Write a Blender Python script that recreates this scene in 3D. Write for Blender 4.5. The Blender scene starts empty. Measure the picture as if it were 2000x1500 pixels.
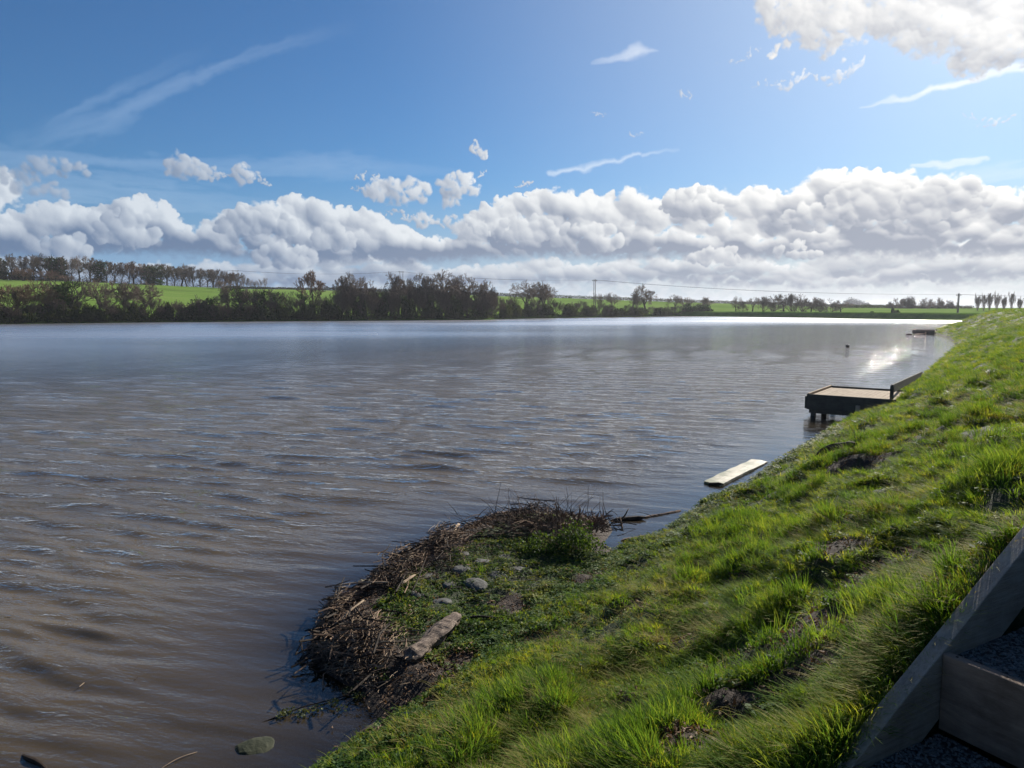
import bpy, math, random
import numpy as np
from mathutils import Vector, Matrix
R = math.radians
random.seed(7); rng = np.random.default_rng(11)
sc = bpy.context.scene
C = sc.collection

# ------------------------------------------------------------------ camera
CAM_H, PITCH, FPX = 3.5, R(5.92), 1428.0          # eye height above the water, downward pitch, focal length in px of a 2000 px wide frame
cam_d = bpy.data.cameras.new('camera'); cam = bpy.data.objects.new('camera', cam_d); C.objects.link(cam)
cam.location = (0, 0, CAM_H); cam.rotation_euler = (math.pi/2-PITCH, 0, 0)
cam_d.sensor_width = 36; cam_d.lens = 36*FPX/2000; cam_d.clip_start = .05; cam_d.clip_end = 9000
sc.camera = cam
def ray(px, py):
    cx, cy = (px-1000)/FPX, (750-py)/FPX
    return np.array([cx, math.cos(PITCH)+cy*math.sin(PITCH), -math.sin(PITCH)+cy*math.cos(PITCH)])
def gnd(px, py, z=0.0):
    d = ray(px, py); t = (CAM_H-z)/-d[2]; return np.array([d[0]*t, d[1]*t, z])
def atdist(px, py, dist):                          # point on the ray at horizontal distance dist
    d = ray(px, py); t = dist/math.hypot(d[0], d[1]); return np.array([d[0]*t, d[1]*t, CAM_H+d[2]*t])
def azel(px, py):
    d = ray(px, py); return math.degrees(math.atan2(d[0], d[1])), math.degrees(math.atan2(d[2], math.hypot(d[0], d[1])))

# ------------------------------------------------------------------ light
SUN_AZ, SUN_EL = 35.5, 27.5
sun_d = bpy.data.lights.new('sun', 'SUN'); sun_d.energy = 4.5; sun_d.angle = R(.6); sun_d.color = (1, .93, .82)
sun = bpy.data.objects.new('sun', sun_d); C.objects.link(sun)
SDIR = Vector((math.sin(R(SUN_AZ))*math.cos(R(SUN_EL)), math.cos(R(SUN_AZ))*math.cos(R(SUN_EL)), math.sin(R(SUN_EL))))
sun.rotation_euler = SDIR.to_track_quat('Z', 'Y').to_euler(); sun.location = (30, 40, 40)
sc.view_settings.view_transform = 'Standard'; sc.view_settings.look = 'None'
sc.view_settings.exposure = 0.95; sc.view_settings.gamma = 1; sc.view_settings.use_curve_mapping = False

# ------------------------------------------------------------------ node helper
class NT:
    def __init__(s, nt): s.nt = nt
    def new(s, t, **k):
        n = s.nt.nodes.new(t)
        for a, b in k.items(): setattr(n, a, b)
        return n
    def put(s, sock, v):
        if v is None: return
        if isinstance(v, bpy.types.NodeSocket): s.nt.links.new(v, sock)
        else:
            if hasattr(sock.default_value, '__len__') and isinstance(v, (tuple, list)) and len(sock.default_value) == 4 and len(v) == 3: v = (*v, 1)
            sock.default_value = v
    def m(s, op, a, b=None, c=None, clamp=False):
        n = s.new('ShaderNodeMath', operation=op, use_clamp=clamp)
        s.put(n.inputs[0], a); s.put(n.inputs[1], b); s.put(n.inputs[2], c); return n.outputs[0]
    def v(s, op, a, b=None, out=0):
        n = s.new('ShaderNodeVectorMath', operation=op); s.put(n.inputs[0], a)
        if b is not None: s.put(n.inputs[1], b)
        return n.outputs[out]
    def scale(s, a, f):
        n = s.new('ShaderNodeVectorMath', operation='SCALE'); s.put(n.inputs[0], a); s.put(n.inputs['Scale'], f); return n.outputs[0]
    def xyz(s, x, y, z=0.0):
        n = s.new('ShaderNodeCombineXYZ'); s.put(n.inputs[0], x); s.put(n.inputs[1], y); s.put(n.inputs[2], z); return n.outputs[0]
    def sep(s, a):
        n = s.new('ShaderNodeSeparateXYZ'); s.put(n.inputs[0], a); return n.outputs
    def ss(s, x, a, b, lo=0.0, hi=1.0):
        n = s.new('ShaderNodeMapRange', interpolation_type='SMOOTHSTEP')
        s.put(n.inputs[0], x); s.put(n.inputs[1], a); s.put(n.inputs[2], b); s.put(n.inputs[3], lo); s.put(n.inputs[4], hi); return n.outputs[0]
    def lin(s, x, a, b, lo=0.0, hi=1.0):
        n = s.new('ShaderNodeMapRange'); s.put(n.inputs[0], x); s.put(n.inputs[1], a); s.put(n.inputs[2], b); s.put(n.inputs[3], lo); s.put(n.inputs[4], hi); return n.outputs[0]
    def mix(s, f, a, b, blend='MIX'):
        n = s.new('ShaderNodeMix', data_type='RGBA', blend_type=blend); s.put(n.inputs[0], f); s.put(n.inputs[6], a); s.put(n.inputs[7], b); return n.outputs[2]
    def noise(s, vec, scale, detail=3.0, rough=.55, out='Fac', dist=0.0, lac=2.0):
        n = s.new('ShaderNodeTexNoise'); s.put(n.inputs['Vector'], vec); s.put(n.inputs['Scale'], scale); s.put(n.inputs['Detail'], detail)
        s.put(n.inputs['Roughness'], rough); s.put(n.inputs['Distortion'], dist); s.put(n.inputs['Lacunarity'], lac); return n.outputs[out]
    def vor(s, vec, scale, detail=0.0, rough=.5, out='Distance', feature='F1', rand=1.0, smooth=.3):
        n = s.new('ShaderNodeTexVoronoi', feature=feature); s.put(n.inputs['Vector'], vec); s.put(n.inputs['Scale'], scale)
        s.put(n.inputs['Detail'], detail); s.put(n.inputs['Roughness'], rough); s.put(n.inputs['Randomness'], rand)
        if feature == 'SMOOTH_F1': s.put(n.inputs['Smoothness'], smooth)
        return n.outputs[out]
    def ramp(s, f, pts):
        n = s.new('ShaderNodeValToRGB'); e = n.color_ramp.elements
        while len(e) < len(pts): e.new(.5)
        for q, (p, c) in zip(e, pts): q.position = p; q.color = (*c, 1)
        s.put(n.inputs[0], f); return n.outputs[0]

# ------------------------------------------------------------------ numpy noise (clouds, waves, terrain)
_tab = rng.random((256, 256))
def vn(x, y):
    xi = np.floor(x).astype(int); yi = np.floor(y).astype(int); fx = x-xi; fy = y-yi
    fx = fx*fx*(3-2*fx); fy = fy*fy*(3-2*fy); g = lambda a, b: _tab[a & 255, b & 255]
    return (g(xi, yi)*(1-fx)+g(xi+1, yi)*fx)*(1-fy)+(g(xi, yi+1)*(1-fx)+g(xi+1, yi+1)*fx)*fy
def fbm(x, y, o=4):
    s = 0; a = .5; t = 0
    for i in range(o): s = s+a*vn(x*2**i+i*37.1, y*2**i+i*11.7); t += a; a *= .5
    return s/t
def sst(x, a, b):
    t = np.clip((x-a)/(b-a), 0, 1); return t*t*(3-2*t)

# ------------------------------------------------------------------ world: Nishita sky, clouds computed as a field over bearing and elevation
CR = 22.0; CA0, CA1, CE0, CE1 = -46.0, 46.0, -1.0, 40.0
CW, CHh = int((CA1-CA0)*CR), int((CE1-CE0)*CR)
cAZ, cEL = np.meshgrid(CA0+(np.arange(CW)+.5)/CR, CE0+(np.arange(CHh)+.5)/CR)
wu = (fbm(cAZ*.9, cEL*.9, 5)-.5); wv_ = (fbm(cAZ*.9+50, cEL*.9+20, 5)-.5)
det = fbm(cAZ*2.2+9, cEL*2.6, 6)-.5
wu0, wv0 = wu, wv_
wu = wu+.28*(fbm(cAZ*3.4, cEL*3.4+30, 4)-.5); wv_ = wv_+.28*(fbm(cAZ*3.4+70, cEL*3.4+9, 4)-.5)
def box(a, k):
    def one(a, ax):
        p = np.concatenate([np.repeat(np.take(a, [0], ax), k, ax), a, np.repeat(np.take(a, [-1], ax), k, ax)], ax)
        c = np.cumsum(np.concatenate([np.zeros_like(np.take(p, [0], ax)), p], ax), ax); n = a.shape[ax]
        return (np.take(c, np.arange(2*k+1, 2*k+1+n), ax)-np.take(c, np.arange(0, n), ax))/(2*k+1)
    return one(one(one(one(a, 0), 1), 0), 1)
sAz, sEl = SUN_AZ-cAZ, SUN_EL-cEL; sl_ = np.hypot(sAz, sEl)+1e-6; LX, LY = sAz/sl_, sEl/sl_
CA = np.zeros(cAZ.shape); CS = np.zeros(cAZ.shape)
def layer(puffs, hscale=1.0, edge=.22, wisp=.55, warp=.55, bump=.16, contrast=1.0, lift=0.0, grey=None, opac=1.0, gain=1.0, basefn=None, crev=1.0, ax=1.0, big=1.0):
    """puffs: list of (az, el, radius, z): heads of cloud as overlapping spheres; shaded by slope toward the sun"""
    global CA, CS
    F = np.full(cAZ.shape, -1.0); Z = np.zeros(cAZ.shape); W = np.full(cAZ.shape, -.6)
    WAz, WEl = cAZ+wu*warp, cEL+wv_*warp
    for (a, e, r, z0) in puffs:
        m_ = r*1.25+warp*.5; mx_ = m_*ax
        i0, i1 = max(int((a-mx_-CA0)*CR), 0), min(int((a+mx_-CA0)*CR)+2, CW); j0, j1 = max(int((e-m_-CE0)*CR), 0), min(int((e+m_-CE0)*CR)+2, CHh)
        if i1 <= i0 or j1 <= j0: continue
        q = (((WAz[j0:j1, i0:i1]-a)/ax)**2+(WEl[j0:j1, i0:i1]-e)**2)/(r*r)
        np.maximum(F[j0:j1, i0:i1], 1-np.sqrt(q), out=F[j0:j1, i0:i1])
        zz = z0+r*np.sqrt(np.clip(1-q, 0, 1)); own = (zz > Z[j0:j1, i0:i1]) & (q < 1)
        lx, ly = SUN_AZ-a, SUN_EL-e; ln = math.hypot(lx, ly)+1e-6; lx, ly = .75*lx/ln, .75*ly/ln+.55
        wv3 = ((WAz[j0:j1, i0:i1]-a)/ax*lx+(WEl[j0:j1, i0:i1]-e)*ly)/r
        W[j0:j1, i0:i1] = np.where(own, wv3, W[j0:j1, i0:i1]); Z[j0:j1, i0:i1] = np.where(own, zz, Z[j0:j1, i0:i1])
    a_ = sst(F+det*wisp, 0, edge)*opac
    Zs = box(Z, 1)+det*bump
    gy, gx = np.gradient(Zs); gx, gy = gx*CR*.5, gy*CR*.5; nl = np.sqrt(gx*gx+gy*gy+1)
    lam = (-gx*LX-gy*LY)/nl
    cre = (Zs-box(Zs, 9))
    Zb = box(Z*(F > 0), 13)+.8*(fbm(cAZ*.42+4, cEL*.55+2, 3)-.5)
    by, bx = np.gradient(Zb); bx, by = bx*CR*1.2, by*CR*1.2; lb = (-bx*LX-by*LY)/np.sqrt(bx*bx+by*by+1)
    Wb = .35*box(W, 1)+.65*box(W, 5)
    sh = .58+.36*Wb+.16*lam+.30*lb*big+crev*.25*np.clip(cre, -.4, .4)
    if grey is not None: sh = sh-grey
    thin = 1-sst(F, .0, .35); sh = sh+.25*thin-.20*sst(box(F, 4), .30, .85)*(.35+.65*sst(cAZ, -5, 22))
    sh = np.clip((sh-.5)*contrast+.5+lift, 0, 1)*gain
    if basefn is not None: a_ = a_*basefn
    CS = CS*(1-a_)+sh*a_; CA = CA*(1-a_)+a_
def cpts(lst): return [azel(*p) for p in lst]
def belt(topfn, basefn, dens, rmin, rmax, a0=-47, a1=47, seedz=.6, small=1.0):
    P = []
    for a in np.arange(a0, a1, 1/dens):
        a = a+rng.uniform(-.3, .3)/dens; t = topfn(a); b = basefn(a)
        if t-b < .25: continue
        r = min(rmin+(rmax-rmin)*rng.random()**1.5, (t-b)*.6); P.append((a, t-r, r, rng.uniform(0, .3)))
        for k in range(int(3*small)):                        # small heads round the rim
            th = rng.uniform(-.2, math.pi+.2); rr = r*rng.uniform(.22, .5); P.append((a+math.cos(th)*r*.85, t-r+math.sin(th)*r*.85, rr, rng.uniform(.1, .5)*r))
        y = t-r*1.4
        while y > b:
            r = rng.uniform(rmin, rmax)*1.1; P.append((a+rng.uniform(-.5, .5), y+rng.uniform(-.3, .3), r*rng.uniform(.6, 1), rng.uniform(0, seedz))); y -= r*rng.uniform(.9, 1.6)
    return P
def blobpuffs(lst, rmin, rmax, n):
    P = []
    for (cx, cy, rx, ry, rot) in lst:
        a, e = azel(cx, cy); rx, ry = rx/26.0, ry/25.0
        for k in range(int(n*max(1, rx*ry*2))):
            th, q = rng.uniform(0, 6.283), math.sqrt(rng.random()); u, v = q*rx*math.cos(th), q*ry*math.sin(th)
            if v < -ry*.45: v *= .5
            r = rng.uniform(rmin, rmax)*min(1, ry*1.1)*(1.15-.5*q); P.append((a+u*math.cos(rot)-v*math.sin(rot), e+u*math.sin(rot)+v*math.cos(rot), max(r, .1), rng.uniform(0, .4)))
    return P
A1 = np.linspace(-47, 47, 400)
front = [(0, 425), (30, 412), (60, 402), (110, 394), (150, 402), (190, 405), (215, 398), (250, 380), (280, 380), (305, 392), (335, 420), (360, 452), (385, 455), (400, 435), (440, 412), (480, 404), (520, 404), (550, 392), (570, 376), (592, 382), (612, 400), (680, 402), (740, 422), (780, 445), (830, 462), (880, 470),
         (915, 440), (945, 402), (1000, 380), (1070, 372), (1110, 388), (1140, 378), (1180, 382), (1200, 400), (1230, 385), (1300, 380), (1330, 366), (1360, 358), (1385, 366), (1410, 380), (1440, 386), (1475, 370), (1520, 372), (1560, 382), (1600, 352), (1625, 336), (1680, 334), (1725, 330), (1750, 350), (1775, 368), (1820, 352), (1850, 344), (1890, 350), (1920, 362), (1960, 358), (2000, 378)]
fpt = cpts(front); fx_ = [a for a, e in fpt]; fe_ = [e for a, e in fpt]
def topA(a): return float(np.interp(a, fx_, fe_)) if fx_[0] <= a <= fx_[-1] else 8+2.2*(fbm(np.array([a*.22]), np.array([3.3]), 3)[0]-.5)*2
def baseA(a): return 3.6+1.3*(fbm(np.array([a*.12]), np.array([8.3]), 2)[0]-.5)
def topB(a): return 3.5+4.2*(fbm(np.array([a*.33]), np.array([1.3]), 3)[0]-.5)
def baseB(a): return 1.8+.9*(fbm(np.array([a*.10]), np.array([5.3]), 2)[0]-.5)
def topC(a): return 2.3+2.2*(fbm(np.array([a*.4]), np.array([6.3]), 3)[0]-.5)
def fieldof(f): return np.interp(cAZ[0], A1, [f(a) for a in A1])[None, :]
layer(belt(topC, lambda a: .3, 1.6, .25, .5, small=.4), edge=1.0, wisp=.9, contrast=.6, lift=.12, opac=.6, warp=1.0, bump=.05, ax=3.0, crev=.5)
fb = fieldof(baseB); layer(belt(topB, lambda a: baseB(a)-.3, 2.0, .4, .85, small=.6), edge=.6, wisp=.8, contrast=.9, lift=-.02, opac=.93, warp=.8, ax=2.3, crev=.5, bump=.1, grey=.42*(1-sst(cEL, fb, fb+1.4)), basefn=sst(cEL+det*.8, fb-.5, fb+.3))
fb = fieldof(baseA); ft = fieldof(topA)
layer(belt(topA, lambda a: baseA(a)-.4, 2.2, .5, 1.3), edge=.34, wisp=.72, contrast=1.15, warp=.85, bump=.20, crev=.6, lift=.05, ax=1.25, grey=.50*(1-sst(cEL, fb+.1, fb+2.1))+.16*sst(fbm(cAZ*.35, cEL*.6, 3), .42, .62)*sst(ft-cEL, .4, 1.6), basefn=sst(cEL+det*.8, fb-.6, fb+.4))
layer(blobpuffs([(500, 440, 70, 26, 0), (560, 505, 62, 24, 0), (130, 488, 40, 22, 0), (250, 455, 50, 36, 0), (660, 470, 50, 26, 0), (1020, 450, 60, 26, 0), (1150, 470, 70, 30, 0), (1400, 505, 50, 18, 0), (1560, 492, 40, 16, 0), (1700, 400, 80, 40, 0), (1850, 385, 60, 32, 0), (1590, 430, 60, 28, 0), (1800, 432, 40, 30, 0), (1350, 400, 60, 30, 0)], .35, .8, 9),
      edge=.35, contrast=1.1, opac=.85, grey=.12)
layer(blobpuffs([(25, 352, 75, 18, -.2), (110, 332, 50, 16, 0)], .4, .8, 10), edge=.8, wisp=.9, opac=.75, contrast=.8, grey=.25)
layer(blobpuffs([(358, 328, 32, 20, -.05), (400, 336, 36, 14, -.25), (430, 345, 20, 6, 0), (475, 343, 26, 16, 0), (505, 352, 22, 8, -.3)], .45, .8, 16), edge=.7, wisp=.9, warp=1.0, opac=.92, grey=.08)
layer(blobpuffs([(935, 290, 20, 11, -.2), (948, 302, 14, 8, 0), (775, 375, 66, 22, -.03), (735, 368, 30, 12, 0), (700, 370, 24, 6, 0), (720, 345, 26, 5, .1), (895, 362, 36, 24, 0), (935, 350, 24, 6, .5), (880, 390, 20, 18, 0), (765, 414, 24, 8, .1), (828, 428, 24, 15, 0), (800, 424, 18, 8, 0), (1030, 360, 20, 4, .4), (905, 440, 60, 14, -.1)], .4, .75, 16), edge=.7, wisp=1.0, warp=1.1, opac=.95)
layer(blobpuffs([(1500, 162, 34, 6, 0), (1548, 158, 34, 12, .05), (1600, 148, 36, 7, .1), (1650, 140, 30, 12, .5), (1670, 122, 12, 12, .5), (1330, 182, 18, 4, 0), (1170, 221, 16, 5, -.2), (1236, 268, 10, 3, 0), (1885, 232, 16, 6, 0), (1940, 240, 36, 9, -.1), (1630, 103, 24, 5, 0), (1460, 105, 26, 7, .6), (1430, 118, 30, 5, .1)], .35, .7, 14), edge=1.0, wisp=1.35, warp=1.3, opac=.75)
layer(blobpuffs([(1540, 25, 36, 24, 0), (1590, 55, 60, 28, -.6), (1530, 95, 50, 9, .6), (1640, 20, 80, 34, 0), (1760, 15, 90, 50, 0), (1850, 60, 80, 40, 0), (1960, 80, 70, 55, 0), (2040, 20, 90, 90, 0), (1900, 5, 120, 50, 0), (1800, -60, 260, 60, 0), (2150, -40, 160, 120, 0), (1930, 110, 40, 22, 0)], .7, 1.5, 8), edge=.75, wisp=1.15, warp=1.6, bump=.25, contrast=.9, lift=.12)
# thin ice cloud and contrails: long soft streaks
CI = np.zeros(cAZ.shape)
def streak(pts, wdt, op, fray=.5, k=9):
    global CI
    p = np.array(cpts(pts)); X, Y = cAZ+wu0*.6, cEL+wv0*.6; best = np.full(cAZ.shape, 9.); tb = np.zeros(cAZ.shape); n = len(p)-1
    for i in range(n):
        d = p[i+1]-p[i]; t = np.clip(((X-p[i][0])*d[0]+(Y-p[i][1])*d[1])/(d@d), 0, 1); ds = np.hypot(X-p[i][0]-t*d[0], Y-p[i][1]-t*d[1])
        m_ = ds < best; best = np.where(m_, ds, best); tb = np.where(m_, (i+t)/n, tb)
    ww_ = np.interp(tb, np.linspace(0, 1, len(wdt)), np.array(wdt)/25.0); o = np.interp(tb, np.linspace(0, 1, len(op)), op)
    th = math.atan2(p[-1][1]-p[0][1], p[-1][0]-p[0][0]); u = cAZ*math.cos(th)+cEL*math.sin(th); v = -cAZ*math.sin(th)+cEL*math.cos(th)
    f = fbm(u*.5+k, v*2.6+k, 5)
    CI = np.maximum(CI, o*(1-sst(best/ww_+(f-.5)*fray*2, .15, 1.0))*(.55+.9*(f-.2)))
streak([(40, 285), (210, 235), (330, 172), (450, 125), (560, 82), (700, 48)], [30, 26, 16, 12, 12, 18], [.06, .19, .20, .15, .09, .0], .5, 3)
streak([(70, 270), (140, 222), (230, 178), (330, 130), (420, 95)], [14, 9, 12, 18, 24], [.07, .15, .12, .05, .0], .5, 8)
streak([(-80, 310), (160, 312), (420, 330), (640, 322), (900, 332)], [34, 14, 26, 30, 8], [.22, .22, .16, .18, .03], .7, 5)
streak([(60, 375), (200, 368), (330, 385), (520, 420)], [50, 36, 40, 34], [.25, .22, .22, .08], .9, 2)
streak([(1076, 338), (1150, 328), (1250, 300)], [6, 9, 5], [.55, .5, .4], .5, 4)
streak([(1255, 302), (1325, 291)], [4, 3], [.35, .1], .5, 6)
streak([(1155, 124), (1215, 108), (1245, 98), (1285, 101)], [5, 10, 14, 4], [.25, .45, .5, .2], .5, 7)
streak([(1680, 207), (1760, 192), (1880, 160), (1990, 133), (2100, 105)], [3, 6, 9, 11, 13], [.2, .55, .7, .75, .7], .35, 1)
streak([(1785, 322), (1860, 317), (1925, 306)], [6, 10, 7], [.45, .6, .5], .9, 11)
streak([(1820, 360), (1960, 335), (2100, 310)], [16, 20, 20], [.2, .2, .2], .8, 12)
cimg = bpy.data.images.new('cloud_field', CW, CHh, float_buffer=True, is_data=True)
edgef = sst(cEL, CE1, CE1-4)
cimg.pixels.foreach_set(np.stack([CA*edgef, CS/np.maximum(CA, .05)*1.0, CI*edgef, np.ones(CA.shape)], -1).astype(np.float32).ravel()); cimg.pack()

w = bpy.data.worlds.new('World'); sc.world = w; w.use_nodes = True
T = NT(w.node_tree); w.node_tree.nodes.clear()
sky = T.new('ShaderNodeTexSky', sky_type='NISHITA', sun_disc=False, sun_elevation=R(SUN_EL), sun_rotation=R(SUN_AZ), altitude=60, air_density=1.0, dust_density=.45, ozone_density=2.2)
tc = T.new('ShaderNodeTexCoord'); D = T.v('NORMALIZE', tc.outputs['Generated']); dx, dy, dz = T.sep(D)
AZ = T.m('MULTIPLY', T.m('ARCTAN2', dx, dy), 57.29578); EL = T.m('MULTIPLY', T.m('ARCSINE', dz), 57.29578)
base = T.mix(1.0, T.scale(sky.outputs[0], .064), (.50, .88, 1.26), 'MULTIPLY')
cosS = T.v('DOT_PRODUCT', D, tuple(SDIR), out=1)
angS = T.m('MULTIPLY', T.m('ARCCOSINE', T.m('MINIMUM', cosS, .99999)), 57.29578)
NEARS = T.ss(angS, 66.0, 12.0)
base = T.mix(T.ss(angS, 46.0, 7.0, 0.0, .40), base, (.62, .68, .80))       # whiter air round the sun
base = T.mix(T.ss(EL, 10.0, 1.0, 0.0, .85), base, T.mix(NEARS, (.22, .36, .58), (.62, .62, .62)))
it = T.new('ShaderNodeTexImage', extension='MIRROR', interpolation='Linear'); it.image = cimg
T.put(it.inputs[0], T.xyz(T.lin(AZ, CA0, CA1), T.m('MINIMUM', T.m('MAXIMUM', T.m('DIVIDE', T.m('SUBTRACT', EL, CE0), CE1-CE0), .001), .999)))
sp_ = T.new('ShaderNodeSeparateColor'); T.nt.links.new(it.outputs[0], sp_.inputs[0]); cA, cS, cI = sp_.outputs
WHITE = T.mix(NEARS, (.62, .68, .75), (1.0, .985, .95)); GREY = T.mix(NEARS, (.13, .20, .33), (.33, .36, .43))
col = T.mix(cI, base, T.mix(NEARS, (.50, .66, .86), (1.0, 1.0, 1.0)))
col = T.mix(cA, col, T.mix(cS, GREY, WHITE))
glow = T.m('ADD', T.m('MULTIPLY', T.m('POWER', 2.71828, T.m('MULTIPLY', angS, -1/5.0)), 1.05), T.m('MULTIPLY', T.m('POWER', 2.71828, T.m('MULTIPLY', angS, -1/14.0)), .10))
col = T.v('ADD', col, T.v('MULTIPLY', (1, .96, .90), T.xyz(glow, glow, glow)))
col = T.mix(T.ss(EL, -.6, -1.5), col, T.mix(NEARS, (.03, .035, .02), (.05, .05, .03)))
bg = T.new('ShaderNodeBackground'); T.put(bg.inputs[0], col); bg.inputs[1].default_value = .56
wo = T.new('ShaderNodeOutputWorld'); T.nt.links.new(bg.outputs[0], wo.inputs[0])
w.cycles.sampling_method = 'MANUAL'; w.cycles.sample_map_resolution = 1024

# ------------------------------------------------------------------ object helpers
def link(name, me, parent=None, loc=None):
    o = bpy.data.objects.new(name, me); C.objects.link(o)
    if parent: o.parent = parent
    if loc is not None: o.location = loc
    return o
def tag(o, label=None, cat=None, group=None, kind=None):
    if label: o['label'] = label
    if cat: o['category'] = cat
    if group: o['group'] = group
    if kind: o['kind'] = kind
    return o
def thing(name, label, cat, loc=(0, 0, 0), rz=0, group=None):
    o = link(name, None); o.location = loc; o.rotation_euler = (0, 0, rz); return tag(o, label, cat, group)
def copy_tree(o, parent=None):
    c = o.copy(); C.objects.link(c)
    if parent: c.parent = parent
    for ch in list(o.children): copy_tree(ch, c)
    return c
def npmesh(name, V, F, mats=(), smooth=True, mi=None):
    """V (n,3); F list/array of equal-length faces"""
    V = np.asarray(V, dtype=np.float32); F = np.asarray(F, dtype=np.int32); k = F.shape[1]
    me = bpy.data.meshes.new(name); me.vertices.add(len(V)); me.vertices.foreach_set('co', V.ravel())
    me.loops.add(F.size); me.loops.foreach_set('vertex_index', F.ravel())
    me.polygons.add(len(F)); me.polygons.foreach_set('loop_start', np.arange(0, F.size, k, dtype=np.int32))
    me.polygons.foreach_set('use_smooth', np.full(len(F), smooth))
    for mt in mats: me.materials.append(mt)
    if mi is not None: me.polygons.foreach_set('material_index', np.asarray(mi, dtype=np.int32))
    me.update(calc_edges=True); return me
def attr(me, name, arr):
    a = me.attributes.new(name, 'FLOAT', 'POINT'); a.data.foreach_set('value', np.asarray(arr, dtype=np.float32).ravel())
def gridfaces(nr, nc):
    i = np.arange(nr-1)[:, None]*nc+np.arange(nc-1)[None, :]
    return np.stack([i, i+1, i+nc+1, i+nc], -1).reshape(-1, 4)
class MB:
    """collects vertices and quads/tris into one mesh"""
    def __init__(s): s.v = []; s.f = []; s.n = 0
    def add(s, V, F): s.v.extend(V); s.f.extend([tuple(i+s.n for i in f) for f in F]); s.n += len(V)
    def box(s, c, size, rot=None, jit=0.0):
        hx, hy, hz = [q/2 for q in size]; M = rot or Matrix.Identity(3); V = []
        for sx in (-1, 1):
            for sy in (-1, 1):
                for sz in (-1, 1): V.append(tuple(Vector(c)+M@Vector((sx*hx+random.uniform(-jit, jit), sy*hy+random.uniform(-jit, jit), sz*hz+random.uniform(-jit, jit)))))
        s.add(V, [(0, 1, 3, 2), (4, 6, 7, 5), (0, 4, 5, 1), (2, 3, 7, 6), (0, 2, 6, 4), (1, 5, 7, 3)])
    def tube(s, pts, rad, k=5, cap=True, rough=0.0):
        V = []; F = []; n = len(pts)
        if not hasattr(rad, '__len__'): rad = [rad]*n
        for i, p in enumerate(pts):
            a = Vector(pts[max(i-1, 0)]); b = Vector(pts[min(i+1, n-1)]); t = (b-a).normalized()
            u = t.cross(Vector((0, 0, 1)) if abs(t.z) < .9 else Vector((1, 0, 0))).normalized(); v = t.cross(u)
            for j in range(k):
                th = 2*math.pi*j/k; r = rad[i]*(1+random.uniform(-rough, rough))
                V.append(tuple(Vector(p)+u*math.cos(th)*r+v*math.sin(th)*r))
        for i in range(n-1):
            for j in range(k): F.append((i*k+j, i*k+(j+1) % k, (i+1)*k+(j+1) % k, (i+1)*k+j))
        if cap: F.append(tuple(range(k))[::-1]); F.append(tuple((n-1)*k+j for j in range(k)))
        s.add(V, F)
    def mesh(s, name, mat, smooth=False):
        me = bpy.data.meshes.new(name); me.from_pydata(s.v, [], s.f); me.materials.append(mat)
        if smooth:
            for p in me.polygons: p.use_smooth = True
        me.update(); return me
    def build(s, name, mat, parent=None, loc=None, smooth=False, bevel=0): 
        o = link(name, s.mesh(name, mat, smooth), parent, loc)
        if bevel:
            m = o.modifiers.new('bevel', 'BEVEL'); m.width = bevel; m.segments = 2; m.limit_method = 'ANGLE'
        return o

# ------------------------------------------------------------------ materials
def mat(name, build):
    m = bpy.data.materials.new(name); m.use_nodes = True; m.node_tree.nodes.clear(); t = NT(m.node_tree)
    o = t.new('ShaderNodeOutputMaterial'); sh = build(t); t.nt.links.new(sh, o.inputs[0]); return m
def prin(t, colr, rough=.8, bump=None, bd=.02, spec=.3, bs=1.0):
    p = t.new('ShaderNodeBsdfPrincipled'); t.put(p.inputs['Base Color'], colr); t.put(p.inputs['Roughness'], rough); p.inputs['Specular IOR Level'].default_value = spec
    if bump is not None:
        b = t.new('ShaderNodeBump'); t.put(b.inputs['Height'], bump); b.inputs['Distance'].default_value = bd; b.inputs['Strength'].default_value = bs; t.nt.links.new(b.outputs[0], p.inputs['Normal'])
    return p.outputs[0]
def pos(t): return t.new('ShaderNodeNewGeometry').outputs['Position']
def objc(t): return t.new('ShaderNodeTexCoord').outputs['Object']
def wood(name, dark, light, scale=(2, 2, 30), rough=.8, spec=.25, bd=.006):
    def b(t):
        p = t.v('MULTIPLY', objc(t), scale); n = t.noise(p, 3.5, 8.0, .72, dist=.5); n2 = t.noise(objc(t), 5.0, 6.0, .65)
        f = t.m('ADD', t.m('MULTIPLY', n, .62), t.m('MULTIPLY', n2, .55))
        c = t.ramp(f, [(.38, dark), (.75, light)])
        return prin(t, c, rough, n, bd, spec)
    return mat(name, b)
def simple(name, c1, c2, scale=6, rough=.85, bd=.01, spec=.2, det=5.0):
    def b(t):
        n = t.noise(objc(t), scale, det, .6); return prin(t, t.ramp(n, [(.3, c1), (.7, c2)]), rough, n, bd, spec)
    return mat(name, b)
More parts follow.
